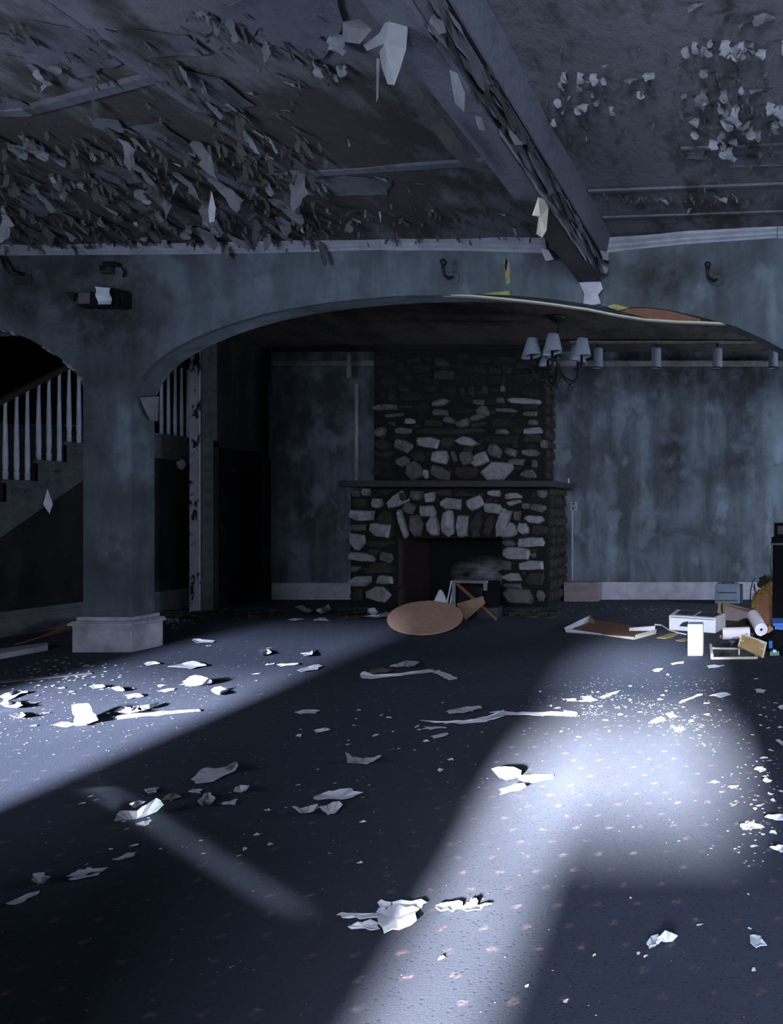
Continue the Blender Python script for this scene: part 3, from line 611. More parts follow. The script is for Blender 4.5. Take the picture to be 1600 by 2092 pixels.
# ------------------------------------------------------------------ staircase behind the left arch
stc = thing('staircase', 'dark staircase with pale turned balusters behind the left arch', 'staircase', (-7.5, 7.0, 0))
RUN, RISE = .298, .2055
steps = [(7.133 + RUN * k, 1.674 + RISE * k) for k in (-2, -1, 0, 1)]
SX = -7.0
for i, (y, z) in enumerate(steps):
    MB().box((-8.1, y - .025, z - .035), (SX + .03, y + RUN, z)).build('tread', M['stair'], stc, bevel=.006)
    MB().box((-8.1, y, z - RISE), (SX - .005, y + .02, z - .035)).build('riser', M['dark_wall'], stc)
MB().box((-8.1, 7.73 - .025, 2.055), (SX + .03, 9.2, 2.09)).build('landing', M['stair'], stc, bevel=.006)
def low(y): return 1.516 + (y - 7.62) * .69
prof = [(6.40, low(6.40))]
pts = []
for y, z in steps: pts += [(y, z - RISE - .035), (y, z - .035)]
pts += [(7.729, 1.885 - .035), (7.729, 2.055), (9.2, 2.055), (9.2, 1.80), (8.05, 1.80)]
poly = [(SX, y, z) for y, z in pts] + [(SX, steps[0][0], low(steps[0][0]))]
MB().prism(poly, (-.03, 0, 0)).build('stringer', M['stair'], stc)
for y, z in steps + [(7.73, 2.09)]:      # carved scrolls under each tread end
    for sg, cy_ in ((1, .09), (-1, .185)):
        path = [(SX + .006, y + cy_ + sg * (.038 * math.cos(t * 8) * (1 - t * .75) - .02), z - .095 - .030 * math.sin(t * 8) * (1 - t * .75)) for t in [q / 14 for q in range(15)]]
        MB().tube(path, [.009 - .005 * q / 14 for q in range(15)], 5).build('scroll_bracket', M['stair'], stc, smooth=True)
    MB().tube([(SX + .005, y + .03, z - .05), (SX + .006, y + .12, z - .065), (SX + .005, y + .24, z - .055)], [.004, .010, .004], 5).build('scroll_bracket', M['base_dim'], stc, smooth=True)
BAL = [(15, 1.473), (38, 1.473), (60, 1.473), (83, 1.6795), (104, 1.6795), (125, 1.6795), (145, 1.885), (165, 1.885)] + [(187, 1.885)] + [(p, 2.09) for p in (217, 245, 270, 293, 315, 337, 351, 365, 378, 391)]
for px, z in BAL:
    Y = 7.0 * F / (CX - px) if px < 200 else 6.98 * F / (CX - px); Y = Y if z < 2 or px > 300 else Y
    top = 2.22 + (Y - 6.84) * .69 if z < 2 else 2.95
    X = SX - .02
    MB().lathe([(0, 0), (.020, 0), (.020, .05), (.024, .06), (.017, .08), (.022, .14), (.021, .22), (.012, top - z - .08), (.015, top - z)], (X, Y, z), 8).build('baluster', M['baluster'], stc, smooth=True)
a, c = 6.55, 7.73
MB().tube([(SX - .02, a, 2.22 + (a - 6.84) * .69), (SX - .02, c, 2.22 + (c - 6.84) * .69), (SX - .02, c + .05, 2.95), (SX - .02, 9.2, 2.95)], .03, 8).build('handrail', M['dark_wood'], stc)
w = W(97, 1000, 0)
def stair_pt(px, py, off=.01): Y = 6.99 * F / (CX - px); return Vector((SX + off, Y, H + (CY - py) / F * Y))
MB().add([stair_pt(97, 998), stair_pt(100, 1030, .05), stair_pt(97, 1050, .03), stair_pt(88, 1030)], [(0, 1, 2, 3)]).build('torn_strip', M['scrap'], stc, fix=False)
MB().add([stair_pt(356, 944, .03), stair_pt(367, 938, .05), stair_pt(376, 948, .04), stair_pt(370, 960, .03), stair_pt(360, 956, .03)], [(0, 1, 2, 3, 4)]).build('torn_scrap', M['scrap'], stc, fix=False)

# ------------------------------------------------------------------ loose boards by the stairs
o = MB().prism([G(0, 1347), G(98, 1329), G(98, 1323), G(0, 1336)], (0, 0, .045)).build('fallen_board', M['white_paint'], bevel=.003); tag(o, 'white painted board lying on the floor at the left edge before the left arch', 'board')
b = MB(); n = 12; vs = []
for i in range(n + 1):
    t = i / n; p = G(lerp(30, 168, t), lerp(1318, 1288, t)); vs += [p + Vector((0, 0, .012 + .13 * t ** 2)), p + Vector((-.10, .32, .010 + .09 * t ** 2)), p + Vector((0, 0, .125 * t ** 2)), p + Vector((-.10, .32, .085 * t ** 2))]
b.add(vs, [f for i in range(n) for f in ((i*4, i*4+4, i*4+5, i*4+1), (i*4+2, i*4+3, i*4+7, i*4+6), (i*4, i*4+2, i*4+6, i*4+4), (i*4+1, i*4+5, i*4+7, i*4+3))])
tag(b.build('warped_board', M['cardboard_red']), 'warped thin brown board curling up between the left arch and the column base', 'board')
o = MB().prism([G(0, 1396), G(188, 1377), G(188, 1374.5), G(0, 1392)], (0, 0, .006)).build('carpet_edging', M['base_dim']); tag(o, 'thin pale carpet edging strip on the floor in front of the left arch', 'edging')

# ------------------------------------------------------------------ things in front of the fireplace
tb = thing('round_tabletop', 'round tan tabletop tilted up in front of the fireplace', 'tabletop', G(875, 1300))
c0 = G(872, 1299); R = .34; ti = math.radians(21); ya = math.radians(26); n = 40
def disc(k, r, h): a = 2*PI*k/n; x, y = r*math.cos(a), r*math.sin(a) + R; f_ = y*math.cos(ti) - h*math.sin(ti); return Vector((c0.x + x*math.cos(ya) - f_*math.sin(ya), c0.y + x*math.sin(ya) + f_*math.cos(ya), .004 + y*math.sin(ti) + h*math.cos(ti)))
MB().add([disc(k, R, 0) for k in range(n)] + [disc(k, R, .018) for k in range(n)], [tuple(reversed(range(n))), tuple(range(n, 2*n))] + [(k, (k+1) % n, n+(k+1) % n, n+k) for k in range(n)]).build('top', M['disc'], tb, bevel=.003)
MB().add([disc(k, R*.9, -.02) for k in range(n)] + [disc(k, R*.9, 0) for k in range(n)], [tuple(reversed(range(n)))] + [(k, (k+1) % n, n+(k+1) % n, n+k) for k in range(n)]).build('under_ring', M['orange_wood'], tb)
tv = thing('television', 'old black television with silver trim lying before the firebox', 'television', (-3.3, 8.6, 0))
MB().prism([(-3.50, 8.42, 0), (-3.10, 8.36, 0), (-3.06, 8.72, 0), (-3.46, 8.78, 0)], (0, 0, .36)).build('case', M['black'], tv, bevel=.012)
MB().prism([(-3.51, 8.40, .36), (-3.09, 8.34, .36), (-3.09, 8.40, .36), (-3.51, 8.46, .36)], (0, 0, .03)).build('silver_trim', M['silver'], tv, bevel=.004)
MB().prism([(-3.51, 8.405, .02), (-3.47, 8.40, .02), (-3.47, 8.42, .02), (-3.51, 8.425, .02)], (0, 0, .34)).build('silver_trim', M['silver'], tv)
MB().prism([(-3.13, 8.345, .28), (-3.09, 8.34, .28), (-3.09, 8.36, .28), (-3.13, 8.365, .28)], (0, 0, .08)).build('silver_trim', M['silver'], tv)
MB().prism([(-3.44, 8.40, .05), (-3.15, 8.355, .05), (-3.15, 8.37, .05), (-3.44, 8.415, .05)], (0, 0, .27)).build('screen', M['iron'], tv, bevel=.01)
q = G(899, 1251); b = MB()
b.grid(lambda u, v: Vector((q.x + (u - .5) * .20, q.y + .10 * (v - .5) + .05 * math.sin(PI * u), .004 + .23 * math.sin(PI * (.08 + .86 * u)) * math.sin(PI * v) ** .7 * (1.2 - .7 * abs(u - .35)))), 12, 8)
tag(b.build('white_bag', M['white'], smooth=True), 'crumpled white bag beside the black television', 'bag')
for dx, l in ((911, 'thin white stick leaning on the black television, left of its twin'), (918, 'thin white stick leaning on the black television, right of its twin')):
    p = G(dx, 1252); tag(MB().tube([p + Vector((0, -.02, .01)), p + Vector((.02, .11, .36))], .010, 6).build('stick', M['white']), l, 'stick', 'white sticks by the television')
p0, p1 = G(1014, 1268), W(935, 1194, 8.22); tag(MB().tube([p0 + Vector((0, 0, .015)), p1], .016, 6).build('wooden_leg', M['orange_wood']), 'reddish wooden stick leaning across the front of the black television', 'stick')
b = MB().prism([W(933, 1234, 7.86), W(985, 1219, 7.92), W(990, 1234, 7.90), W(951, 1268, 7.82)], (.004, .014, .006)); tag(b.build('brown_board', M['cardboard']), 'small brown board propped behind the round tabletop', 'board')
b = MB().prism([(-3.08, 8.02, 0), (-2.86, 8.06, 0), (-2.88, 8.26, 0), (-3.07, 8.24, 0)], (0, 0, .12)); tag(b.build('dark_box', M['dark_grey'], bevel=.006), 'small dark box on the floor right of the brown board', 'box')

# ------------------------------------------------------------------ boxes and rubbish on the right
o = thing('carton', 'long dusty closed carton standing against the baseboard right of the fireplace', 'box', (-2.35, 9.7, 0))
x0, x1, h = -2.555, W(1222, 0, 9.63).x, .25
MB().box((x0, 9.63, 0), (x1, 9.82, h)).build('body', M['carton'], o, bevel=.004)
MB().box((x0, 9.625, h - .004), (x1, 9.72, h + .004)).build('flap', M['carton'], o); MB().box((x0 + .003, 9.725, h - .003), (x1 - .003, 9.82, h + .003)).build('flap', M['carton'], o)
for i, (w0, w1) in enumerate(((.12, .75), (.12, .70), (.12, .5))): MB().box((lerp(x0, x1, w0), 9.627, .185 - i * .022), (lerp(x0, x1, w1), 9.63, .190 - i * .022)).build('print_line', M['stair'], o)

hd = thing('range_hood', 'low white metal appliance with two dark panels on top', 'appliance', (-.6, 7.4, 0))
FL, FR, BR, BL = Vector((-.888, 7.28, 0)), Vector((-.415, 7.07, 0)), Vector((-.33, 7.40, 0)), Vector((-.86, 7.74, 0))
zt = .145
MB().prism([FL, FR, BR, BL], (0, 0, zt)).build('body', M['white'], hd, bevel=.006)
def top(u, v, z): return FL.lerp(FR, u).lerp(BL.lerp(BR, u), v) + Vector((0, 0, z))
for u0, u1 in ((.10, .49), (.54, .93)): MB().prism([top(u0, .18, zt - .002), top(u1, .18, zt - .002), top(u1, .9, zt - .002), top(u0, .9, zt - .002)], (0, 0, .006)).build('dark_panel', M['dark_grey'], hd)
MB().prism([top(.22, -.01, .045), top(.42, -.01, .045), top(.42, -.01, .10), top(.30, -.01, .085)], (.02, .04, 0)).build('vent', M['dark_grey'], hd)
MB().prism([top(.03, -.004, .125), top(.97, -.004, .125), top(.97, -.004, .135), top(.03, -.004, .135)], (0, .004, 0)).build('seam', M['grey'], hd)

wb = thing('white_box', 'tall bright white box standing upright in the right light patch', 'box', (-.51, 5.98, 0))
MB().box((W(1405, 0, 5.95).x, 5.95, 0), (W(1436, 0, 5.95).x, 6.06, .255)).build('body', M['white'], wb, bevel=.004)
MB().box((W(1405, 0, 5.95).x + .004, 5.954, .255), (W(1436, 0, 5.95).x - .004, 6.056, .259)).build('lid', M['grey'], wb)

gu = thing('grey_case', 'grey plastic case with handle against the baseboard near the black cabinet', 'case', (-.39, 9.4, 0))
x0, x1 = W(1461, 0, 9.42).x, W(1512, 0, 9.42).x
MB().prism([(x0, 9.42, 0), (x0, 9.42, .225), (x0 + .03, 9.44, .25), (x1 - .03, 9.44, .25), (x1, 9.42, .225), (x1, 9.42, 0)], (0, .20, 0)).build('body', M['grey'], gu, bevel=.008)
MB().box((x0 + .04, 9.41, .15), (x1 - .045, 9.425, .225)).build('lid_panel', M['grey'], gu, bevel=.004); MB().box((x0 + .04, 9.412, .135), (x1 - .045, 9.423, .148)).build('groove', M['dark_grey'], gu); MB().box((x0 + .02, 9.412, .035), (x1 - .03, 9.423, .047)).build('groove', M['dark_grey'], gu)
MB().box((x1 - .002, 9.425, .01), (x1 + .035, 9.60, .235)).build('side_grip', M['dark_grey'], gu, bevel=.008)
MB().tube([(x0 + .09, 9.5, .245), (x0 + .10, 9.5, .268), (x1 - .10, 9.5, .268), (x1 - .08, 9.5, .245)], .009, 6).build('handle', M['dark_grey'], gu)

b = thing('cardboard_parcel', 'flat tan cardboard box with a sagging lid behind the white appliance', 'box', (-.2, 8.0, 0))
A_, B_ = Vector((-.385, 7.96, 0)), Vector((-.085, 7.80, 0)); bk = Vector((.0, .22, 0))
MB().prism([A_, B_, B_ + Vector((0, 0, .095)), A_ + Vector((0, 0, .155))], bk).build('body', M['carton'], b, bevel=.004)
MB().prism([A_ + Vector((-.005, -.01, .157)), B_ + Vector((.005, -.01, .097)), B_ + Vector((.005, -.01, .106)), A_ + Vector((-.005, -.01, .166))], bk * 1.05).build('lid', M['cardboard'], b)
p = G(1470, 1262); tag(MB().lathe([(0, 0), (.028, 0), (.03, .07), (.018, .10), (.02, .17), (0, .175)], (p.x, p.y, 0), 10).build('tan_tube', M['gold'], smooth=True), 'small tan tube standing left of the sagging cardboard box', 'tube')

bc = thing('packing_box', 'open brown cardboard box stuffed with yellow paper beside the black cabinet', 'box', (.08, 7.75, 0))
x0, x1, y0, y1, h = -.03, .26, 7.62, 7.98, .30
for nm, A1, B1 in (('side_panel', (x0, y0, 0), (x1, y0 + .008, h)), ('side_panel', (x0, y1 - .008, 0), (x1, y1, h)), ('side_panel', (x0, y0 + .008, 0), (x0 + .008, y1 - .008, h)), ('side_panel', (x1 - .008, y0 + .008, 0), (x1, y1 - .008, h))): MB().box(A1, B1).build(nm, M['cardboard_red'], bc)
MB().prism([(x0, y0, h), (x0, y1, h), (x0 - .02, y1, h + .10), (x0 - .025, y0 + .03, h + .09)], (.006, 0, 0)).build('flap', M['dark_wood'], bc)
for i, (px, py, dx, dz, y, mat) in enumerate(((1556, 1226, .10, .10, 7.75, 'stuffing'), (1572, 1213, .10, .12, 7.8, 'stuffing'), (1568, 1190, .10, .07, 7.88, 'dark_wood'), (1546, 1236, .05, .07, 7.70, 'stuffing'))):
    c_ = W(px, py, y)
    def ball(u, v):
        a, e = 2*PI*u, PI*(v - .5); d_ = Vector((math.cos(a)*math.cos(e), math.sin(a)*math.cos(e), math.sin(e))); r = 1 + .5 * mnoise.noise(d_ * 2.2 + Vector((i * 3, 0, 0)))
        return c_ + Vector((d_.x * dx * r, d_.y * .08 * r, d_.z * dz * r))
    MB().grid(ball, 18, 10).build('crumpled_paper', M[mat], bc, fix=False)
MB().tube([W(1533, 1232, 7.6), W(1534, 1205, 7.62), W(1538, 1188, 7.66), W(1543, 1182, 7.68)], .006, 5).build('black_cord', M['iron'], bc)

cb = thing('black_cabinet', 'tall black cabinet at the right edge of the picture', 'cabinet', (.5, 7.5, 0))
x0 = W(1580, 0, 7.3).x
MB().box((x0, 7.3, 0), (.95, 7.60, .84)).build('body', M['black'], cb, bevel=.006); MB().box((x0 - .02, 7.27, .84), (.97, 7.61, .865)).build('rim', M['dark_grey'], cb, bevel=.004); MB().box((x0 - .012, 7.275, .868), (.96, 7.60, .915)).build('lid', M['black'], cb, bevel=.006)
MB().box((x0 + .06, 7.292, .08), (.88, 7.30, .76)).build('front_panel', M['black'], cb)
MB().tube([(x0 - .01, 7.28, .86), (x0 - .03, 7.28, .72), (x0 - .025, 7.285, .58), (x0 - .005, 7.29, .52)], .004, 5).build('cable', M['iron'], cb)
bt = thing('black_tape_deck', 'small black boxy device lying on top of the tall black cabinet', 'device', (.3, 7.4, .915))
MB().box((W(1583, 0, 7.3).x, 7.32, .917), (.62, 7.55, 1.06)).build('body', M['black'], bt, bevel=.006); MB().box((W(1583, 0, 7.3).x + .03, 7.314, .95), (.5, 7.32, 1.03)).build('front_panel', M['iron'], bt)
p = W(1584, 1099, 7.29); 

def roll(name, a, c, r, label):
    o = thing(name, label, 'paper roll', Vector(a), 'white paper rolls'); a, c = Vector(a), Vector(c); d_ = (c - a).normalized()
    u = d_.orthogonal().normalized(); w = d_.cross(u); n = 24; vs = []
    for p, rr in ((a, r * .22), (a, r), (c, r), (c, r * .22)): vs += [p + (u*math.cos(2*PI*k/n) + w*math.sin(2*PI*k/n)) * rr for k in range(n)]
    MB().add(vs, [(i*n+k, i*n+(k+1) % n, (i+1)*n+(k+1) % n, (i+1)*n+k) for i in range(3) for k in range(n)]).build('paper', M['paper'], o, smooth=False)
    MB().tube([a + d_ * .006, c - d_ * .006], r * .215, 12).build('core', M['soot'], o)
roll('paper_roll', (-.33, 6.70, .058), (-.085, 6.74, .058), .055, 'white paper roll lying sideways behind the tan framed panel')
roll('paper_roll', (.026, 6.66, .10), (-.05, 7.10, .165), .060, 'white paper roll with its hollow end facing the room beside the brown box')
b = MB().prism([(-.13, 6.83, 0), (.12, 6.86, 0), (.14, 7.2, 0), (-.12, 7.2, 0)], (0, 0, .045)); tag(b.build('black_bundle', M['iron'], bevel=.01), 'flat black bundle lying under the upper white paper roll', 'bundle')
pk = thing('painted_plank', 'dark painted plank with orange cut end between white appliance and roll', 'plank', (-.3, 7, 0))
MB().prism([(-.345, 6.84, .03), (-.29, 6.82, .03), (-.09, 7.42, .05), (-.15, 7.44, .05)], (0, 0, .045)).build('plank', M['dark_wood'], pk); MB().prism([(-.346, 6.836, .03), (-.289, 6.816, .03), (-.286, 6.826, .03), (-.343, 6.846, .03)], (0, 0, .045)).build('cut_end', M['orange_wood'], pk)
MB().prism([(-.36, 6.80, 0), (-.27, 6.78, 0), (-.05, 7.4, 0), (-.16, 7.44, 0)], (0, 0, .028)).build('plank', M['orange_wood'], pk)

fr = thing('framed_panel', 'tan slatted panel with cream rails leaning among rubbish at the right', 'panel', G(1560, 1345))
Q = [W(1515.5, 1294.5, 6.02), W(1567, 1313, 5.92), G(1560, 1344.7), W(1507.6, 1320, 5.93)]
nrm = (Q[1] - Q[0]).cross(Q[3] - Q[0]).normalized(); nrm = nrm if nrm.y < 0 else -nrm
MB().prism([q + Vector((0, 0, .002)) for q in Q], -nrm * .018).build('board', M['gold'], fr)
def rail(a, c, w, name='rail'): a, c = Vector(a) + nrm * .004, Vector(c) + nrm * .004; s = (c - a).normalized().cross(nrm) * w / 2; MB().prism([a - s, c - s, c + s, a + s], -nrm * .008).build(name, M['cream'], fr)
mid = lambda a, c, t: Q[a].lerp(Q[c], t)
rail(mid(0, 3, .03), mid(1, 2, .03), .012); rail(mid(0, 3, .5), mid(1, 2, .5), .009); rail(mid(0, 1, .02), mid(3, 2, .02), .010); rail(mid(0, 1, .97), mid(3, 2, .97), .014); rail(mid(1, 2, .02) + Vector((-.06, 0, .01)), mid(1, 2, .1) + Vector((.0, 0, .0)), .012)

pf = thing('picture_frame', 'empty cream frame lying on the carpet right of the bright white box', 'frame', G(1456, 1347))
a, c, d_, e = G(1455, 1347), G(1546, 1346), G(1540, 1328), G(1452, 1326)
def frail(p, q, w, h, nm='rail'): s = (q - p).normalized().cross(Vector((0, 0, 1))) * w / 2; MB().prism([p - s, q - s, q + s, p + s], (0, 0, h)).build(nm, M['cream'], pf, bevel=.002)
frail(a, c, .022, .018); frail(c, d_, .02, .016); frail(d_, e, .022, .016); frail(e, a, .022, .045)
MB().prism([a + Vector((.02, .02, 0)), c + Vector((-.02, .02, 0)), d_ + Vector((-.02, -.02, 0)), e + Vector((.02, -.02, 0))], (0, 0, .004)).build('backing', M['dark_grey'], pf)
MB().prism([p + Vector((0, 0, .004)) for p in (lerp(a, e, .1) + Vector((.05, .02, 0)), lerp(a, e, .3) + Vector((.16, .05, 0)), lerp(a, e, .6) + Vector((.09, .10, 0)))], (0, 0, .004)).build('glass_shard', M['plastic_film'], pf)
p = G(1510, 1338); MB().box((p.x - .005, p.y - .01, .004), (p.x + .008, p.y + .005, .05)).build('broken_rail', M['cream'], pf)
q = G(1492, 1330); b = MB().grid(lambda u, v: Vector((q.x - .13 + .28*u + .03*mnoise.noise((u*5, v*5, 1)), q.y - .02 + .16*v + .04*mnoise.noise((u*6, v*6, 5)), .025 + .10*u*abs(math.sin(PI*v)) + .05*abs(mnoise.noise((u*9, v*7, 3))))), 14, 8)
tag(b.build('plastic_wrap', M['plastic_film'], fix=False), 'crumpled clear plastic wrap lying on the empty cream frame', 'plastic wrap')

bb = thing('blue_bin', 'blue plastic bin lying at the right edge among the rubbish', 'bin', (.3, 6.5, 0))
x0 = W(1582, 0, 6.5).x
MB().prism([(x0 + .02, 6.5, .03), (.5, 6.5, .03), (.52, 6.5, .17), (x0, 6.5, .17)], (0, .3, 0)).build('body', M['blue'], bb, bevel=.006); MB().box((x0 - .012, 6.485, .16), (.53, 6.81, .185)).build('rim', M['blue'], bb, bevel=.005)
b = MB().prism([(W(1566, 0, 6.6).x, 6.6, 0), (W(1581, 0, 6.6).x, 6.6, 0), (W(1580, 0, 6.6).x, 6.6, .13), (W(1571, 0, 6.6).x, 6.6, .15)], (0, .15, 0)); tag(b.build('brown_bag', M['cardboard']), 'small brown paper bag wedged left of the blue bin', 'bag')
bg = thing('rubbish_bag', 'black rubbish bag with blue and green labels at the right edge', 'bag', (.2, 6.0, 0))
c_ = Vector((.20, 6.05, .085))
def bag(u, v):
    a, e = 2*PI*u, PI*(v - .5); d_ = Vector((math.cos(a)*math.cos(e), math.sin(a)*math.cos(e), math.sin(e))); r = 1 + .35 * mnoise.noise(d_ * 2.6)
    return c_ + Vector((d_.x*.17*r, d_.y*.13*r, max(-.083, d_.z*.10*r)))
MB().grid(bag, 26, 14).build('sack', M['black'], bg, fix=False, smooth=True)
for nm, px, py, w, h, mt_ in (('blue_label', 1575, 1318, .028, .055, 'blue'), ('green_label', 1583, 1336, .075, .03, 'green'), ('white_label', 1583, 1331, .03, .018, 'white'), ('white_label', 1590, 1349, .016, .03, 'white')):
    p = W(px, py, 5.90); MB().prism([p + Vector((-w/2, 0, -h/2)), p + Vector((w/2, .015, -h/2)), p + Vector((w/2, .025, h/2)), p + Vector((-w/2, .01, h/2))], (0, .05, 0)).build(nm, M[mt_], bg)

ct = thing('cardboard_tray', 'flattened open cardboard tray with white sides on the carpet', 'tray', G(1240, 1290))
sh = [G(1158, 1292), G(1228, 1297), G(1297, 1306), G(1339, 1294), G(1288, 1278), G(1206, 1266), G(1180, 1275)]
MB().prism(sh, (0, 0, .006)).build('base', M['cardboard_red'], ct)
def side(p, q, h0, h1, lean, mat='white'): p, q = Vector(p), Vector(q); MB().add([p, q, q + Vector((lean[0], lean[1], h1)), p + Vector((lean[0], lean[1], h0)), p + Vector((0, .006, 0)), q + Vector((0, .006, 0)), q + Vector((lean[0], lean[1] + .006, h1)), p + Vector((lean[0], lean[1] + .006, h0))], [(0,1,2,3),(7,6,5,4),(0,4,5,1),(3,2,6,7),(0,3,7,4),(1,5,6,2)]).build('side', M[mat], ct)
side(G(1157, 1292), G(1232, 1298), .045, .02, (-.01, -.03)); side(G(1232, 1298), G(1296, 1307), .012, .03, (0, -.02), 'cream'); side(G(1296, 1307), G(1340, 1295), .045, .045, (.01, 0), 'cream'); side(G(1157, 1292), G(1182, 1280), .045, .05, (-.02, 0), 'paper')
side(G(1178, 1282), G(1204, 1272), .06, .07, (0, .01), 'paper'); side(G(1204, 1272), G(1215, 1276), .07, .04, (0, 0), 'cardboard'); side(G(1285, 1290), G(1338, 1290), .03, .05, (.0, .03), 'paper')
tag(MB().prism([G(1342, 1304), G(1368, 1295), G(1388, 1295), G(1376, 1301), G(1360, 1305)], (0, 0, .006)).build('yellow_board', M['gold']), 'thin yellow board lying between the cardboard tray and the bright white box', 'board')
tag(MB().prism([G(1380, 1309), G(1402, 1304), G(1404, 1309), G(1392, 1311)], (0, 0, .005)).build('brown_stick', M['cardboard']), 'narrow brown stick on the carpet just left of the bright white box', 'stick')
P_ = [G(1338, 1277.5), G(1352, 1279), G(1366, 1288), G(1384, 1294), G(1402, 1298)]
tag(MB().tube([p + Vector((0, 0, .008)) for p in P_], .007, 6).build('white_cable', M['white']), 'thin white cable curving from the tray to the white appliance', 'cable')

# ------------------------------------------------------------------ paint peeling off the ceiling: each larger flake a part of the ceiling
def flake_mesh(seed, L=1.0, Wd=.6, curl=1.1, nu=5, nv=3, drop0=.15):
    r = random.Random(seed); ws = [r.uniform(.55, 1.1) for _ in range(nu + 1)]; ws[0] *= .8; ws[-1] *= r.uniform(.3, .9)
    sh = [r.uniform(-.15, .15) for _ in range(nu + 1)]; tw = r.uniform(-.35, .35); v = []; x = z = 0; th = drop0
    for i in range(nu + 1):
        if i: th += curl / nu * r.uniform(.4, 1.6); x += math.cos(th) * L / nu; z -= math.sin(th) * L / nu
        for j in range(nv + 1):
            t = j / nv - .5
            v.append((x + r.uniform(-.05, .05), t * Wd * ws[i] + sh[i] * Wd, z - abs(t) * .12 * r.uniform(0, 1) + tw * t * i / nu))
    w = nv + 1
    return v, [(i*w+j, (i+1)*w+j, (i+1)*w+j+1, i*w+j+1) for i in range(nu) for j in range(nv)]
FM = []
for s in range(30):
    v, f = flake_mesh(s + 100, 1, random.uniform(.18, .52), random.choice((.15, .3, .5, .8, 1.3)), drop0=random.choice((.03, .06, .12, .3))) if s < 20 else flake_mesh(s + 100, 1, random.uniform(.5, .95), random.choice((.9, 1.4, 2.0)), drop0=random.choice((.15, .4, .9)))
    FM.append(tuple(MB().add(v, f).mesh('paint_flake', M[m_]) for m_ in ('flake', 'flake_light', 'flake_brown')))
def in_beam(p, m=.02): return BX0 - m < p.x < BX1 + .09 + m
nflake = 0
def ceil_flake(px, py, size, yaw, tone, seed, dz=.004, hanging=False):
    global nflake
    seed = 20 + seed % 10 if hanging else seed % 20
    p = CE(px, py, dz)
    if in_beam(p) or p.y > YA - .05: return
    o = bpy.data.objects.new('paint_flake', FM[seed % 30][tone]); C.objects.link(o); o.parent = ceil_o
    o.location = p; o.rotation_euler = (random.uniform(-.2, .2), random.uniform(-.15, .15), yaw); o.scale = (size, size, size); nflake += 1
rf = random.Random(5)
